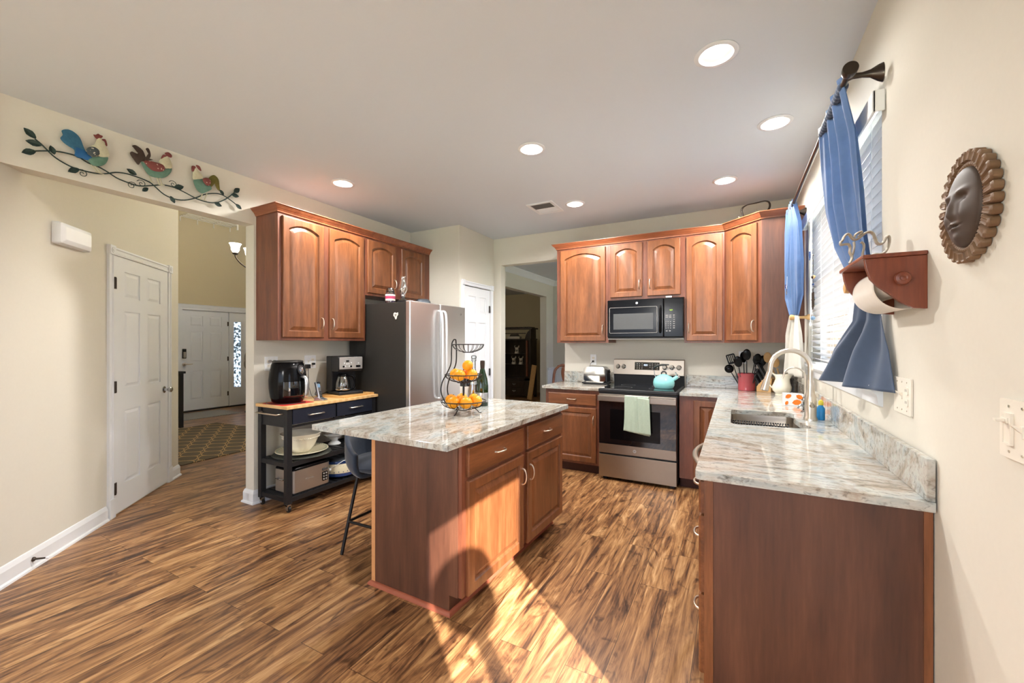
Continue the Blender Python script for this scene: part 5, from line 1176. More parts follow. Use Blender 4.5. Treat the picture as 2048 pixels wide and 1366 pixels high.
b = B(); b.tube([(-.048, 0, .17), (-.075, 0, .195), (-.098, 0, .185), (-.105, 0, .14), (-.095, 0, .09), (-.068, 0, .055)], [.006, .007, .007, .007, .006, .006], 8, sm=4); b.build('handle', 'cream', t, smooth=60)
t = thing('tile_box', 'small white box with orange leaf pattern behind the sink', 'box', (.385, 3.73, ZT), math.radians(4)); B().box(-.062, .062, -.04, .04, 0, .09).build('body', 'curvedwhite', t, bevel=.002)
b = B()
for cx, cz, r_, a0 in ((-.035, .07, .022, .6), (.035, .068, .024, -.5), (-.045, .02, .016, 1.2), (.018, .028, .030, .2)):
    pts = [(cx+r_*math.cos(a0)*(u)+r_*.7*math.sin(a0)*s_, cz+r_*math.sin(a0)*u-r_*.7*math.cos(a0)*s_) for u, s_ in ((-1, 0), (-.5, .8), (.2, .95), (.8, .5), (1, 0), (.8, -.5), (.2, -.95), (-.5, -.8))]
    pts = [(max(-.0605, min(.0605, x)), max(.002, min(.088, z))) for x, z in pts]
    b.prism(pts, 'y', -.0412, -.0402)
b.build('leaf_print', 'orange2', t)
t = thing('dish_soap', 'clear blue dish soap bottle with yellow cap behind the faucet', 'bottle', (.462, 3.10, ZT)); B().lathe([(.024, 0), (.026, .01), (.026, .07), (.015, .085), (.012, .09)], 24, sx=.8).build('bottle', 'sponge', t, smooth=50); B().lathe([(.013, .09), (.013, .11), (.006, .12)], 16).build('cap', 'yellow', t, smooth=50)
# kettle on the corner cabinet
t = thing('pewter_kettle', 'old pewter kettle with tall bail handle on the corner cabinet', 'kettle', (.18, 4.515, 2.472), math.radians(10))
b = B(); b.lathe([(.10, 0), (.125, .02), (.135, .05), (.125, .085), (.095, .11), (.05, .125), (.045, .13), (.02, .145), (.006, .15), (.006, .175), (.010, .185), (.003, .19)], 36); b.build('body', 'pewter', t, smooth=45)
b = B(); b.tube([(-.115, 0, .06), (-.16, 0, .09), (-.18, 0, .13)], [.02, .014, .010], 10); b.build('spout', 'pewter', t, smooth=50)
b = B(); b.tube([(-.115, 0, .10), (-.145, 0, .17), (-.14, 0, .215), (-.09, 0, .245), (.0, 0, .258), (.085, 0, .27), (.13, 0, .25), (.135, 0, .20), (.105, 0, .15), (.11, 0, .10)], [.006, .010, .010, .006, .007, .006, .010, .011, .007, .005], 8, flat=.6, sm=4); b.build('bail_handle', 'bronze', t, smooth=60)

t.scale = (.82, .82, .88)
# ---------------------------------------------------------------- window dressing
t = thing('window_blind', 'wide white slatted blind covering the sink window', 'blind', (XR, 2.165, 1.22))
b = B(); b.box(-.04, -.03, -.055, 1.90, 1.07, 1.155); b.box(-.04, -.002, -.055, -.047, 1.07, 1.155); b.box(-.04, -.002, 1.892, 1.90, 1.07, 1.155); b.build('valance', 'vinyl', t, bevel=.003)
B().box(.003, .055, 0.004, 1.856, 1.115, 1.16).build('headrail', 'vinyl', t)
b = B(); ns = 25; tl = math.radians(30)
for k in range(ns):
    z = .035+k*.0435; dx, dz = .0245*math.cos(tl), .0245*math.sin(tl); cx = .032
    pr = [(cx-dx, z+dz), (cx, z+.0025), (cx+dx, z-dz), (cx+dx, z-dz+.0025), (cx, z+.0055), (cx-dx, z+dz+.0025)]
    b.prism(pr, 'y', .006, 1.854)
b.build('slats', 'slat', t)
B().box(.006, .056, .006, 1.854, .006, .022).build('bottom_rail', 'vinyl', t, bevel=.002)
b = B()
for y in (.16, .55, .95, 1.35, 1.72):
    for x in (.0045, .0585): b.tube([(x, y, .01), (x, y, 1.12)], .0012, 5)
b.build('ladder_cord', 'vinyl', t)
b = B(); b.tube([(-.044, 1.42, 1.09), (-.046, 1.42, .30)], .0018, 5); b.tube([(-.044, 1.38, 1.09), (-.046, 1.385, .36)], .0018, 5); b.lathe([(.004, .28), (.007, .29), (.004, .31)], 8, (-.046, 1.42, 0)); b.build('pull_cord', 'vinyl', t)
t = thing('curtain_rod', 'dark bronze curtain rod with round end caps over the sink window', 'curtain rod', (.405, 2.10, 2.468))
b = B(); b.tube([(0, .02, 0), (0, 2.07, 0)], .0125, 14); b.build('rod', 'bronze', t, smooth=60)
for y, s in ((0, -1), (2.09, 1)):
    b = B(); b.M = Matrix.Translation((0, y, 0))@Matrix.Rotation(PI/2*-s, 4, 'X'); b.lathe([(.014, -.03), (.018, -.02), (.024, -.012), (.026, .0), (.027, .022), (.0255, .026), (.004, .0265)], 28); b.build('finial', 'bronze', t, smooth=40)
for y in (.045, 2.03):
    b = B(); ring = []
    for x, hz, zc in ((0, .018, 0), (.02, .012, -.0), (.05, .011, -.004), (.075, .016, -.006), (.10, .032, -.010), (.114, .038, -.012)):
        ring.append([(x, y+.7*hz*math.cos(a), zc+hz*math.sin(a)) for a in [2*PI*i/16 for i in range(16)]])
    b.loft(ring); b.build('bracket', 'bronze', t, smooth=50)
def interp(rows, z):
    for a, b_ in zip(rows, rows[1:]):
        if a[0] >= z >= b_[0]:
            k = (a[0]-z)/(a[0]-b_[0]) if a[0] != b_[0] else 0; k = k*k*(3-2*k) if False else k
            return [a[i]+(b_[i]-a[i])*k for i in range(1, len(a))]
    return list(rows[-1][1:])
def curtain(rows, nf, ph, mat, name, parent, z0, z1, amp=.02, ns_=90, nv=60):
    def fn(u, v):
        z = z0+(z1-z0)*v; yl, xl, yr, xr, am = interp(rows, z)
        uu = u+.02*math.sin(6*v+ph)*math.sin(PI*u)
        y = yl+(yr-yl)*uu; x = xl+(xr-xl)*uu
        f = math.sin(2*PI*nf*u+ph)+.35*math.sin(2*PI*nf*2.3*u+ph*2+3*v)
        return (x-am*f, y+.004*math.sin(2*PI*nf*u+ph+1.5), z)
    return B().grid(fn, ns_, nv).build(name, mat, parent, smooth=80, solid=.002)
t = thing('curtain', 'near blue curtain tied back behind the paper towel holder', 'curtain', (0, 0, 0), 0, 'blue curtains of the sink window')
rowsA = [(2.50, 2.68, .405, 2.19, .405, .016), (2.42, 2.69, .41, 2.19, .42, .016), (2.27, 2.70, .42, 2.195, .45, .018), (2.04, 2.62, .425, 2.20, .47, .02), (1.83, 2.47, .43, 2.165, .475, .016), (1.70, 2.31, .44, 2.13, .48, .012), (1.59, 2.17, .45, 2.055, .485, .008)]
curtain(rowsA, 3.3, .4, 'curtain', 'upper_panel', t, 2.50, 1.59)
rowsB = [(1.59, 2.17, .45, 2.055, .485, .008), (1.47, 2.20, .445, 2.05, .487, .010), (1.35, 2.38, .42, 2.0, .48, .026), (1.20, 2.55, .40, 1.95, .465, .036)]
curtain(rowsB, 1.7, .9, 'curtaindk', 'lower_panel', t, 1.59, 1.20, nv=40)
b = B(); b.tube([(.405+.0, 2.20+.47*i/60, 2.468+.0) for i in range(61)], [.0155+.006*abs(math.sin(i*.9)) for i in range(61)], 12); b.build('rod_pocket', 'curtaindk', t, smooth=80)
t = thing('curtain', 'far blue curtain gathered beside the corner cabinet', 'curtain', (0, 0, 0), 0, 'blue curtains of the sink window')
rowsC = [(2.50, 4.17, .400, 3.86, .405, .014), (2.3, 4.17, .39, 3.76, .43, .016), (2.0, 4.17, .385, 3.72, .44, .018), (1.75, 4.15, .385, 3.76, .45, .014), (1.60, 4.02, .40, 3.90, .44, .007)]
curtain(rowsC, 4.0, .9, 'curtain', 'upper_panel', t, 2.50, 1.60)
rowsD = [(1.60, 4.02, .40, 3.90, .44, .007), (1.45, 4.14, .39, 3.76, .44, .014), (1.15, 4.20, .385, 3.55, .43, .018)]
curtain(rowsD, 3.0, .9, 'lining', 'lower_panel', t, 1.60, 1.13, nv=30)
b = B(); b.tube([(.405, 3.86+.30*i/40, 2.468) for i in range(41)], [.0155+.006*abs(math.sin(i*.9)) for i in range(41)], 12); b.build('rod_pocket', 'curtaindk', t, smooth=80)
for (y, z, lb) in ((3.955, 1.585, 'light wooden curtain holdback peg by the far curtain'), (2.10, 1.60, 'wooden curtain holdback peg hidden by the near curtain')):
    t = thing('curtain_holdback', lb, 'holdback', (XR-.0005, y, z), 0, 'wooden curtain holdbacks'); b = B(); b.M = Matrix.Rotation(-PI/2, 4, 'Y'); b.lathe([(.024, 0), (.022, .012), (.012, .03), (.011, .07), (.016, .10), (.022, .118), (.02, .13), (.004, .134)], 20); b.build('peg', 'oak', t, smooth=40)
# ornaments hanging before the blind
WX = .468
t = thing('suncatcher', 'dark blue glass disc hanging high on the blind', 'suncatcher', (WX, 3.57, 2.0)); b = B(); b.M = Matrix.Rotation(PI/2, 4, 'Y'); b.lathe([(.022, -.003), (.024, 0), (.022, .003)], 24, sx=1.5); b.build('disc', 'cobalt', t, smooth=40); B().tube([(0, 0, .033), (.006, 0, .30)], .0008, 4).build('thread', 'vinyl', t)
t = thing('dragonfly_mobile', 'brass winged ornament hanging from a hook on the blind', 'ornament', (WX, 3.42, 1.826))
b = B(); b.tube([(0, 0, .02), (0, 0, .115)]+[(0, .012*math.sin(a), .135-.018*math.cos(a)) for a in [PI*.1*i for i in range(15)]], .0014, 5); b.build('hook', 'bronze', t)
b = B(); b.prism([(-.09, -.008), (-.03, .008), (0, .012), (.03, .008), (.10, .018), (.04, -.006), (0, -.012), (-.04, -.012)], 'x', -.002, .002); b.build('wings', 'oak', t); b = B(); b.sphere((0, 0, 0), .012, 12, 8, sy=1.8); b.build('body', 'bronze', t, smooth=60); b = B(); b.sphere((0, 0, -.05), .007, 10, 8); b.tube([(0, 0, -.01), (0, 0, -.05)], .0008, 4); b.build('bead', 'cobalt', t)
t = thing('wind_chime', 'small wind chime with four dark rods on the blind', 'wind chime', (WX, 3.43, 1.745))
b = B(); b.tube([(0, -.03, 0), (0, .035, 0)], .0018, 6); b.build('crossbar', 'bronze', t)
for y, l in ((-.03, .10), (-.008, .11), (.010, .115), (.032, .10)): b = B(); b.tube([(0, y, -.022), (0, y, -.022-l)], .0038, 8); b.tube([(0, y, 0), (0, y, -.024)], .0007, 4); b.build('chime_rod', 'bronze', t)
b = B(); b.lathe([(.010, -.075), (.012, -.072), (.010, -.069)], 12); b.tube([(0, 0, 0), (0, 0, -.075)], .0007, 4); b.build('clapper', 'patbrown', t)
t = thing('hummingbird_ornament', 'blue glass hummingbird hanging in front of the far curtain', 'ornament', (.345, 3.72, 1.80))
b = B(); b.loft([[(0+r_*.6*math.cos(a), y, z+r_*math.sin(a)) for a in [2*PI*i/10 for i in range(10)]] for y, z, r_ in ((.075, .03, .002), (.05, .018, .010), (.02, .005, .013), (0, -.004, .008), (-.01, -.03, .003))]); b.build('body', 'cobalt', t, smooth=60)
b = B(); b.prism([(.01, .0), (-.015, .02), (-.04, .075), (-.02, .02), (-.005, -.01)], 'x', -.001, .001); b.build('wing', 'curvedwhite', t); b = B(); b.tube([(0, -.005, -.01), (0, .015, -.045), (0, -.005, -.055), (0, -.02, -.04), (0, -.005, -.015)], .002, 6); b.build('tail', 'jarglass', t); B().tube([(0, 0, .01), (.052, 0.14, .66)], .0005, 4).build('thread', 'jarglass', t)
t = thing('crystal_ball', 'small blue-grey crystal hanging low on the blind', 'ornament', (WX, 3.43, 1.55)); b = B(); b.sphere((0, 0, 0), .014, 8, 6); b.build('crystal', 'screen', t); B().tube([(0, 0, .013), (0, 0, .04)], .0008, 4).build('thread', 'vinyl', t)

# ---------------------------------------------------------------- right wall things
t = thing('paper_towel_holder', 'reddish wood wall shelf and paper towel holder', 'paper towel holder', (XR-.0005, 1.713, 1.485), PI/2)
# local x towards the far end (world +y), local y into the room (world -x)
prof = [(.0, .0), (.03, .003), (.062, .022), (.09, .05), (.118, .076), (.136, .10), (.146, .135), (.150, .165), (0, .165)]
for x0, x1 in ((0, .018), (.300, .318)):
    o = B().prism(prof, 'x', x0, x1).build('side_panel', 'holder', t, bevel=.0015)
b = B(); b.box(-.006, .324, 0, .158, .1655, .178); b.build('shelf_board', 'holder', t, bevel=.003)
b = B(); b.box(.018, .300, 0, .012, .06, .165); b.build('back_board', 'holder', t)
for x, s in ((0, -1), (.318, 1)):
    b = B(); b.M = Matrix.Translation((x, .062, .095))@Matrix.Rotation(s*PI/2, 4, 'Y'); b.lathe([(.008, 0), (.009, .008), (.019, .012), (.021, .018), (.018, .024), (.010, .026), (.007, .0245), (.003, .0255)], 26); b.build('knob', 'holder', t, smooth=30)
t2 = thing('paper_towel_roll', 'white paper towel roll with a loose curling sheet', 'paper towel', (XR-.0625, 1.734, 1.58), 0)
b = B(); b.M = Matrix.Rotation(-PI/2, 4, 'X'); b.lathe([(.019, 0), (.052, 0), (.052, .275), (.019, .275), (.019, 0)], 40, cap0=False, cap1=False); b.build('roll', 'paper', t2, smooth=40)
def sheet(u, v):
    a = PI*.55+v*PI*1.15; r = .053+.028*v**1.5
    x = r*math.cos(a); z = r*math.sin(a)-.02*v
    return (x, .003+.27*u, z)
B().grid(sheet, 10, 30).build('loose_sheet', 'paper', t2, smooth=80, solid=.0006)
t = thing('scroll_trivet', 'taupe cast metal animal-shaped scroll standing on the paper holder', 'ornament', (0, 1.90, 0), 0)
SC_ = SCROLL; zmin = min(p[1] for p in SC_[0]); 
b = B()
for k, s_ in enumerate(SC_):
    b.tube([(x, 0 if k == 0 else (.012 if k == 1 else 0), z-zmin+1.668) for x, z in s_], .0042 if k == 0 else .0035, 8, flat=2.6, sm=3)
b.build('scroll', 'ironscroll', t, smooth=60)
# sun face plaque
t = thing('sun_face_plaque', 'bronzed terracotta sun face plaque on the right wall', 'wall decor', (XR-.0005, 1.437, 1.715), -PI/2)
# local: x to the right in view, z up, -y towards the room
NA = 270
def Re(a): return 1/math.sqrt((math.cos(a)/.084)**2+(math.sin(a)/.098)**2)
def petal(a):
    k = a/(2*PI)*30; f = abs((k % 1)-.5)*2
    return .122+.016*math.sqrt(max(0, 1-f**2.2))
def face_h(x, z):
    X, Z = x/.084, z/.098; r2 = min(1, X*X+Z*Z)
    h = .012+.024*(1-r2)**.5
    g = lambda cx, cz, sx_, sz_, a_: a_*math.exp(-((x-cx)/sx_)**2-((z-cz)/sz_)**2)
    h += g(0, -.002, .010, .026, .010)+g(0, -.018, .016, .010, .006)
    for s in (-1, 1): h += g(s*.034, .020, .015, .008, -.011)+g(s*.034, .035, .022, .007, .006)+g(s*.042, -.022, .018, .020, .006)+g(s*.034, .020, .007, .005, .004)
    h += g(0, -.040, .021, .004, .006)+g(0, -.051, .018, .005, .006)+g(0, -.0452, .024, .0022, -.006)+g(0, -.074, .018, .012, .005)
    return h
b = B(); NF = 40
vv = [[b._v((Re(2*PI*j/NA)*i/NF*math.cos(2*PI*j/NA), -.002-face_h(Re(2*PI*j/NA)*i/NF*math.cos(2*PI*j/NA), Re(2*PI*j/NA)*i/NF*math.sin(2*PI*j/NA)), Re(2*PI*j/NA)*i/NF*math.sin(2*PI*j/NA))) for j in range(NA)] for i in range(1, NF+1)]
c0 = b._v((0, -.002-face_h(0, 0), 0))
for j in range(NA):
    b._f([c0, vv[0][j], vv[0][(j+1) % NA]])
    for i in range(NF-1): b._f([vv[i][j], vv[i+1][j], vv[i+1][(j+1) % NA], vv[i][(j+1) % NA]])
bk = [b._v((v.co.x, -.001, v.co.z)) for v in vv[-1]]
for j in range(NA): b._f([vv[-1][j], bk[j], bk[(j+1) % NA], vv[-1][(j+1) % NA]])
b._f(bk); b.build('face', 'terraf', t, smooth=60, label='smooth dark bronzed sun face')
b = B(); rings = []
def pt(a, r_, h): return (r_*math.cos(a), -h, r_*math.sin(a))
AA = [2*PI*j/NA for j in range(NA)]
def pf(a): k = a/(2*PI)*30; return abs((k % 1)-.5)*2
rings.append([pt(a, Re(a)*.999, .001) for a in AA]); rings.append([pt(a, Re(a)*1.0, .013) for a in AA])
for q in (.25, .5, .75): rings.append([pt(a, Re(a)*(1+.13*q), .014+.004*math.sin(PI*q)*(1 if math.sin(a*64) > 0 else .2)) for a in AA])
rings.append([pt(a, Re(a)*1.14, .013) for a in AA])
for q in [i/12 for i in range(1, 13)]:
    row = []
    for a in AA:
        r0, r1 = Re(a)*1.14, petal(a); f = pf(a); rr_ = r0+(r1-r0)*q
        rim = math.exp(-((f-.62)/.14)**2)*(1 if q < .8 else .5)+math.exp(-((q-.85)/.1)**2)*(1-f)
        row.append(pt(a, rr_, .016+.005*(1-f*f)+.004*rim-.006*math.exp(-((f-1)/.12)**2)-.003*q))
    rings.append(row)
rings.append([pt(a, petal(a)*.985, .001) for a in AA])
b.loft(rings, cap0=False, cap1=False); b.build('petal_ring', 'terra', t, smooth=50)
outlet('switch_plate', 'ivory triple wall plate with a switch and outlet beside the curtain', (XR-.0005, 1.912, 1.197), -PI/2, ('b', 't', 'o'), cat='wall plate')
outlet('switch_plate', 'ivory dimmer switch plate at the right edge of the picture', (XR-.0005, 1.250, 1.197), -PI/2, ('d', 't'), cat='wall plate')

# ---------------------------------------------------------------- left side things
t = thing('rooster_wall_art', 'metal wall art of three roosters on a leafy vine', 'wall art', (XL, 0, 0))
def plate(pts, x0, x1, name, mat, parent=t, dome=0):
    b = B(); b.M = MX
    cx = sum(p[0] for p in pts)/len(pts); cz = sum(p[1] for p in pts)/len(pts)
    # rounded relief: outer rim at x0, inner crown at x1+dome
    def sc(k, x): return [(x, cx+(p[0]-cx)*k, cz+(p[1]-cz)*k) for p in pts]
    b.M = None; b.loft([sc(1, x0), sc(1, x1), sc(.72, x1+dome*.7), sc(.3, x1+dome)]) if dome else b.loft([sc(1, x0), sc(1, x1)])
    return b.build(name, mat, parent, smooth=40)
def dense(p, n=3):
    # smooth closed outline
    out = []
    m = len(p)
    for i in range(m):
        p0, p1, p2, p3 = p[i-1], p[i], p[(i+1) % m], p[(i+2) % m]
        for k in range(n):
            s = k/n; s2, s3 = s*s, s*s*s
            out.append(tuple(.5*((2*p1[c])+(-p0[c]+p2[c])*s+(2*p0[c]-5*p1[c]+4*p2[c]-p3[c])*s2+(-p0[c]+3*p1[c]-3*p2[c]+p3[c])*s3) for c in (0, 1)))
    return out
SPEC = [(('t1', 'bluedk', .032), ('t1b', 'blue2', .036), ('b1', 'patgreen', .034), ('n1', 'patcream', .040), ('w1', 'patgrey', .046), ('c1', 'patred', .036), ('k1', 'patred', .040)),
        (('t2', 'patbrown', .032), ('t2b', 'patbrown', .036), ('b2', 'patgreen', .034), ('n2', 'patcream', .040), ('w2', 'patredspot', .046), ('c2', 'patred', .036), ('k2', 'patred', .040)),
        (('t3', 'patolive', .032), ('b3', 'patgreen', .034), ('n3', 'patcream', .040), ('w3', 'patredspot', .046), ('c3', 'patred', .036), ('k3', 'patred', .040))]
nm = {'t': 'tail', 'b': 'body', 'n': 'neck', 'w': 'wing', 'c': 'comb', 'k': 'beak'}
for s_ in SPEC:
    for key, mt, x in s_:
        plate(dense(ART[key]), x-.003, x, nm[key[0]], mt, dome=.008 if key[0] in 'bwn' else .003)
b = B()
for key in ('v1', 'v2'): b.tube([(.026+.004*math.sin(i*1.1), y, z) for i, (y, z) in enumerate(dense(ART[key]+[])[:-3*1])] if False else [(.026, y, z) for y, z in ART[key]], .0042, 6, sm=3)
b.build('vine', 'leaf', t, smooth=60)
b = B()
for (y, z), s_ in zip(ART['curl'], (1, 1, -1, 1)):
    b.tube([(.028, y+(.003+.0016*i)*math.cos(i*.6)*s_, z+(.003+.0016*i)*math.sin(i*.6)) for i in range(16)], .0022, 5)
b.build('tendril', 'leaf', t, smooth=60)
for l in ART['leaves']:
    (y0, z0), (y1, z1) = l; dy, dz = y1-y0, z1-z0; L_l = math.hypot(dy, dz); ny, nz = -dz/L_l, dy/L_l
    b = B(); pts = []
    for k, wd in ((0, 0.02), (.2, .62), (.45, 1), (.7, .85), (.9, .45), (1, .08)): pts.append((k, wd))
    wmax = max(.011, .3*L_l)
    up = [(y0+dy*k+ny*wd*wmax, z0+dz*k+nz*wd*wmax) for k, wd in pts]; dn = [(y0+dy*k-ny*wd*wmax, z0+dz*k-nz*wd*wmax) for k, wd in reversed(pts)]
    n_ = len(pts)
    for sgn, side in ((1, up), (-1, list(reversed(dn)))):
        mid = [(y0+dy*k, z0+dz*k) for k, wd in pts]
        b.loft([[(.030, *p) for p in mid], [(.036, *p) for p in side]], closed=False, cap0=False, cap1=False)
    b.build('leaf', 'leaf', t, solid=.002)
for l in ART['legs']:
    b = B(); (y0, z0), (y1, z1) = l; b.tube([(.032, y0, z0), (.032, y1, z1)], .0035, 6); b.tube([(.032, y1-.012, z1+.001), (.034, y1+.014, z1-.001)], .003, 5); b.build('leg', 'patcream', t, smooth=60)
# chime box on the angled wall
A45 = math.radians(135)
def onang(s, z, out=0):  # s = distance along wall from its near end at (-3.64,.68)
    return (-3.64-s*.70711+out*.70711, .68+s*.70711+out*.70711, z)
t = thing('door_chime', 'white rounded door chime box high on the angled wall', 'door chime', onang(.388, 2.035, .0005), A45)
b = B(); b.loft([[(x, y, z) for x, z in rrect(i, .305-i, i, .145-i, .012)] for i, y in ((0, 0), (0, -.03), (.006, -.044), (.03, -.058), (.033, -.058))]); b.build('cover', 'white', t, smooth=30)
t = thing('door_stop', 'small bronze door stop on the white baseboard at lower left', 'door stop', onang(.215, .058, .018), A45)
b = B(); b.M = Matrix.Rotation(PI/2, 4, 'X'); b.lathe([(.014, 0), (.013, .006), (.006, .012), (.005, .06), (.007, .062)], 16); b.build('shaft', 'bronze', t, smooth=40); b = B(); b.M = Matrix.Rotation(PI/2, 4, 'X'); b.lathe([(.0075, .0622), (.0085, .07), (.006, .078)], 16); b.build('rubber_tip', 'white', t, smooth=40)
# ---------------------------------------------------------------- foyer
t = thing('foyer_rug', 'brown trellis-patterned rug in the foyer', 'rug', (-6.68, 3.12, 0), math.radians(4)); B().box(-1.16, 1.14, -.86, .86, 0.001, .010).build('pile', 'rug', t)
t = thing('door_mat', 'grey mottled mat in front of the front door', 'mat', (-9.02, 4.40, 0)); B().box(-.42, .40, -.72, .30, .001, .010).build('pile', 'mat', t)
t = thing('door_keypad', 'dark keypad lock on the front door', 'lock', (-9.634, 4.158, 1.17), PI/2); B().box(-.03, .035, -.03, 0, -.09, .10).build('housing', 'blackm', t, bevel=.008); B().box(-.02, .025, -.033, -.0301, -.075, .04).build('key_pad', 'silverfoil', t)
t = thing('door_lever', 'nickel lever handle on the front door', 'door handle', (-9.634, 4.165, .965), PI/2); b = B(); b.M = Matrix.Rotation(PI/2, 4, 'X'); b.lathe([(.033, 0), (.033, .008), (.014, .012), (.012, .05)], 20); b.M = None; b.build('rose', 'nickel', t, smooth=40); B().tube([(0, -.05, 0), (.03, -.055, .002), (.07, -.052, -.006), (.125, -.05, 0)], [.012, .010, .008, .007], 8).build('lever', 'nickel', t, smooth=60)
t = thing('console_table', 'black console table edge left of the front door', 'table', (-8.25, 3.30, 0)); B().box(-.55, .30, -.22, .16, .885, .92).build('top', 'blackm', t, bevel=.003)
for x in (-.52, .24):
    for y in (-.20, .08): B().box(x, x+.055, y, y+.05, 0, .8845).build('leg', 'blackm', t)
t = thing('coat_stand', 'clothes hanging on a dark stand beside the sidelight', 'coat stand', (-8.6, 4.965, 0)); B().tube([(0, 0, 0), (0, 0, 1.55)], .018, 10).build('pole', 'blackm', t, smooth=60); B().lathe([(.2, 0), (.19, .015), (.03, .03)], 24).build('base', 'blackm', t, smooth=40)
def coatf(u, v): a = 2*PI*u; r = .10+.10*math.sin(v*2.4)+.025*math.sin(a*5+v*4); return (r*math.cos(a), r*math.sin(a), 1.30-.42*v)
B().grid(coatf, 40, 14).build('light_coat', 'coat', t, smooth=80, solid=.004)
def coatg(u, v): a = 2*PI*u; r = .12+.04*math.sin(v*2.4)+.02*math.sin(a*4+v*2); return (r*math.cos(a), r*math.sin(a), 1.0-.75*v)
B().grid(coatg, 40, 14).build('dark_coat', 'blackm', t, smooth=80, solid=.004)
t = thing('wire_wall_shelf', 'white wire shelf high on the wall above the front door', 'shelf', (-9.65, 4.10, 3.90), PI/2)
b = B()
for y in (-.004, -.10, -.20, -.30): b.tube([(0, y, 0), (.92, y, 0)], .008, 6)
for x in (.0, .3, .6, .92): b.tube([(x, -.004, 0), (x, -.30, 0)], .006, 6); b.tube([(x, -.004, -.10), (x, -.004, 0)], .010, 6)
b.box(.90, .93, -.31, -.28, -.10, .03); b.build('wire_frame', 'whitemetal', t)
t = thing('chandelier', 'bronze chandelier with lit bell shades hanging in the foyer', 'chandelier', (-6.85, 3.98, 2.70))
b = B(); b.lathe([(.01, -.15), (.03, -.12), (.045, -.05), (.02, .05), (.03, .12), (.012, .2), (.008, .55)], 20); b.tube([(0, 0, .5), (0, 0, 1.9)], .006, 6); b.build('stem', 'bronze', t, smooth=50)
for k in range(5):
    a = 2*PI*k/5+.5; ca, sa = math.cos(a), math.sin(a)
    ar = B(); ar.tube([(.03*ca, .03*sa, -.05), (.12*ca, .12*sa, -.11), (.22*ca, .22*sa, -.05), (.29*ca, .29*sa, .04), (.30*ca, .30*sa, .09)], .010, 8, sm=4); ar = ar.build('arm', 'bronze', t, smooth=60)
    B().lathe([(.03, .09), (.045, .11), (.03, .125)], 16, (.30*ca, .30*sa, 0)).build('cup', 'bronze', ar, smooth=50)
    B().lathe([(.035, .126), (.055, .16), (.06, .21), (.075, .25), (.085, .262)], 24, (.30*ca, .30*sa, 0), cap1=False).build('shade', 'shade', ar, smooth=60)
lo = lamp('POINT', (0, 0, .42), 10, (1, .9, .78), .15); lo.parent = t
# ---------------------------------------------------------------- dining room and den
t = thing('dining_chair', 'carved walnut dining chair seen past the toaster counter', 'chair', (-2.16, 5.75, 0), math.radians(58))
# local: seat forward is -y, back at y=0
for x in (-.22, .22):
    b = B(); b.tube([(x*.9, 0, 0), (x*.95, -.03, .25), (x, -.02, .46), (x*1.02, .01, .62), (x*1.0, .05, .80), (x*.92, .04, .98), (x*.6, .035, 1.045)], .017, 8, flat=1.3, sm=3); b.build('stile', 'chair', t, smooth=60)
b = B(); b.tube([(-.15, .035, 1.045), (-.07, .035, 1.06), (0, .035, 1.05), (.07, .035, 1.06), (.15, .035, 1.045)], [.016, .02, .024, .02, .016], 8); b.build('crest_rail', 'chair', t, smooth=60)
b = B()
b.grid(lambda u, v: ((u-.5)*(.10+.10*abs(math.sin(v*5.2))), .02+.035*math.sin(v*3)-.02*v, .47+.57*v), 8, 24); b.build('splat', 'chair', t, smooth=60, solid=.012)
b = B(); b.prism([(-.24, .02), (.24, .02), (.28, -.42), (-.28, -.42)], 'z', .42, .465); b.build('seat', 'chair', t, bevel=.006)
for x in (-.25, .25): b = B(); b.tube([(x, -.38, 0), (x*.96, -.36, .2), (x, -.39, .42)], [.016, .018, .03], 8); b.build('leg', 'chair', t, smooth=60)
t = thing('china_hutch', 'dark stained display hutch in the room beyond the dining room', 'hutch', (-5.55, 9.3, 0))
W = 1.04
b = B(); b.box(0, W, 0, .45, .06, .44); b.build('lower_case', 'hutch', t)
for x in (0, W-.06):
    for y in (0, .39): B().box(x, x+.06, y, y+.06, 0, .0598).build('foot', 'hutch', t)
for z0, z1 in ((.10, .25), (.27, .42)):
    d = B().box(.06, W-.14, -.015, 0, z0, z1).build('drawer', 'hutch', t, bevel=.004)
    for x in (.25, .62):
        b = B(); b.M = Matrix.Translation((x, -.018, (z0+z1)/2)); b.tube([(-.05, 0, 0), (-.025, -.006, .018), (0, 0, -.006), (.025, -.006, .018), (.05, 0, 0)], .005, 6); b.tube([(-.03, 0, 0), (0, -.01, -.02), (.03, 0, 0)], .004, 6); b.build('handle', 'silverfoil', d, smooth=60)
b = B(); b.box(0, .03, .08, .44, .44, 1.50); b.box(W-.03, W, .08, .44, .44, 1.50); b.box(0, W, .42, .44, .44, 1.50); b.box(-.02, W+.02, .04, .45, 1.47, 1.50); b.box(0, W, .08, .44, .44, .50)
for z in (.83, 1.105): b.box(.03, W-.03, .10, .42, z, z+.014)
b.box(W-.16, W-.03, .08, .10, .44, 1.47); b.box(.03, .07, .08, .10, .44, 1.47); b.build('display_case', 'hutch', t)
b = B(); b.tube([(W-.095, .07, .55), (W-.095, .07, 1.45)], .03, 12); b.build('column', 'chair', t, smooth=60)
b = B(); b.box(0, .05, .1, .4, 1.50, 1.75); b.box(W-.05, W, .1, .4, 1.50, 1.75); b.box(-.03, W+.04, .06, .44, 1.74, 1.775)
for k in range(9): b.box(.02+k*.115, .08+k*.115, .08, .42, 1.775, 1.80)
b.prism([(W-.18, 1.50), (W-.05, 1.50), (W-.05, 1.72), (W-.10, 1.68), (W-.15, 1.6)], 'y', .12, .14); b.box(.05, W-.2, .2, .22, 1.63, 1.65); b.build('gallery', 'hutch', t)
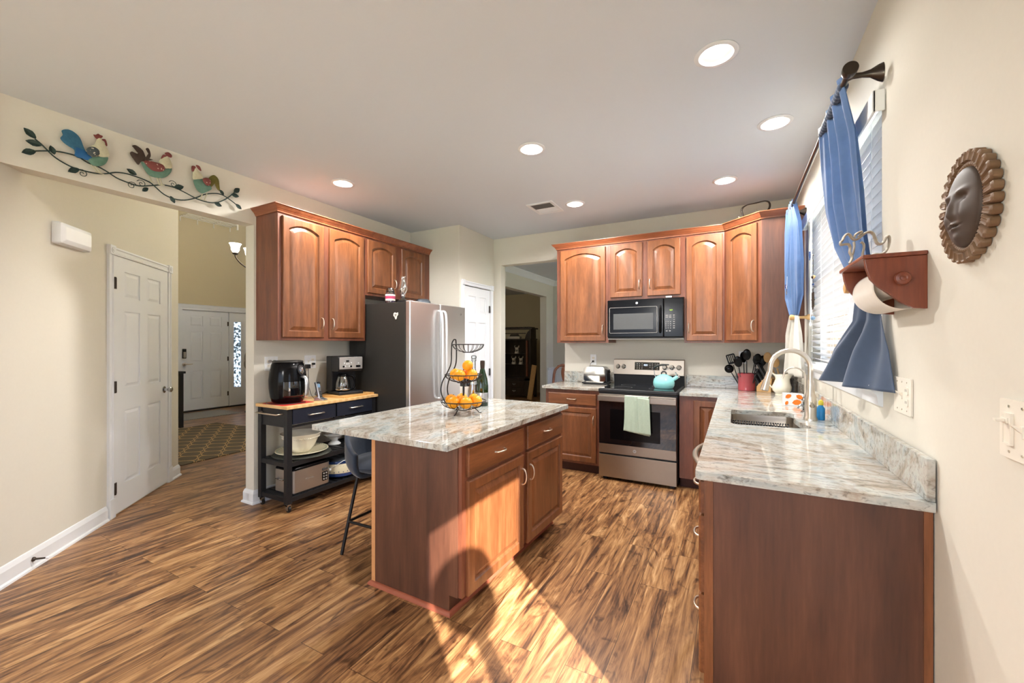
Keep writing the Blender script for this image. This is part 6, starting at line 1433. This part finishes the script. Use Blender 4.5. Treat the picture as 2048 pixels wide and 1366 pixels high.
for (x, z, lb) in ((-4.96, 1.1195, 'ivory figurine alone on the upper shelf of the dark hutch'), (-5.05, .8445, 'left ivory figurine on the lower glass shelf of the hutch'), (-4.84, .8445, 'right ivory figurine on the lower glass shelf of the hutch')):
    t = thing('figurine', lb, 'figurine', (x, 9.50, z), 0, 'ivory figurines in the hutch')
    B().lathe([(.06, 0), (.055, .05), (.04, .055)], 16).build('base', 'figurine', t, smooth=40)
    b = B(); b.sphere((0, 0, .12), .04, 14, 10, sx=1.3); b.sphere((.05, 0, .17), .02, 10, 8); b.tube([(-.03, 0, .05), (-.04, 0, .12)], .010, 6); b.tube([(.03, 0, .05), (.04, 0, .12)], .010, 6); b.tube([(.02, 0, .14), (.05, 0, .17), (.06, 0, .21)], .012, 6); b.tube([(-.04, 0, .14), (-.07, 0, .18), (-.05, 0, .21)], .008, 6); b.build('figure', 'figurine', t, smooth=60)
t = thing('model_cottage', 'small pale model on top of the dark hutch case', 'model', (-5.0, 9.50, 1.5005)); B().box(-.2, .15, -.06, .06, 0, .06).build('base', 'figurine', t); B().prism([(-.15, .06), (.10, .06), (.06, .12), (-.12, .12)], 'y', -.05, .05).build('roof', 'hutch', t)
t = thing('leaning_board', 'pale board leaning against the wall by the dark hutch', 'board', (-4.36, 9.05, 0)); b = B(); b.M = Matrix.Rotation(math.radians(9), 4, 'Y'); b.box(-.09, .03, 0, .03, 0.012, .86); b.build('board', 'oak', t)
# ---------------------------------------------------------------- outdoors
t = thing('patio_chair', 'bright blue folding deck chair outside the sink window', 'chair', (2.3, 6.4, -.0595), math.radians(-60))
b = B()
for x in (-.28, .28): b.tube([(x, -.3, 0), (x, .25, .9)], .014, 8); b.tube([(x, .3, 0), (x, -.28, .42)], .014, 8)
b.tube([(-.28, .25, .9), (.28, .25, .9)], .014, 8); b.build('frame', 'vinyl', t, smooth=60)
b = B(); b.grid(lambda u, v: (-.27+.54*u, -.26+.52*v, .40-.12*math.sin(PI*v*.7)+.5*v*v), 8, 14); b.build('sling', 'cyan', t, smooth=60, solid=.004)
t = thing('deck_railing', 'white deck railing seen low through the blind', 'railing', (4.2, 0, -.0595))
b = B(); b.box(0, .05, 1, 8, .86, .92); b.box(0, .05, 1, 8, .08, .12); b.build('rail', 'vinyl', t)
b = B()
for k in range(60): b.box(.012, .038, 1.02+k*.115, 1.046+k*.115, .12, .86)
b.build('balusters', 'vinyl', t)
t = thing('shadow_topiary', 'unseen topiary added on the deck to cast a curved shadow indoors', 'shadow caster', (1.346, -.332, -.0595))  # added outside the view to shape the sun patch by the island
b = B(); b.lathe([(.11, 0), (.15, .3), (.16, .32), (.13, .32)], 24); b.build('pot', 'terra', t, smooth=40)
b = B(); b.tube([(0, 0, .3), (0, 0, 1.9)], .04, 10); b.build('trunk', 'bark', t, smooth=60)
b = B(); b.sphere((0, 0, 2.02), .18, 24, 16, sz=1.1); b.build('crown', 'foliage', t, smooth=60)
for m in bpy.data.meshes:
    m.update()
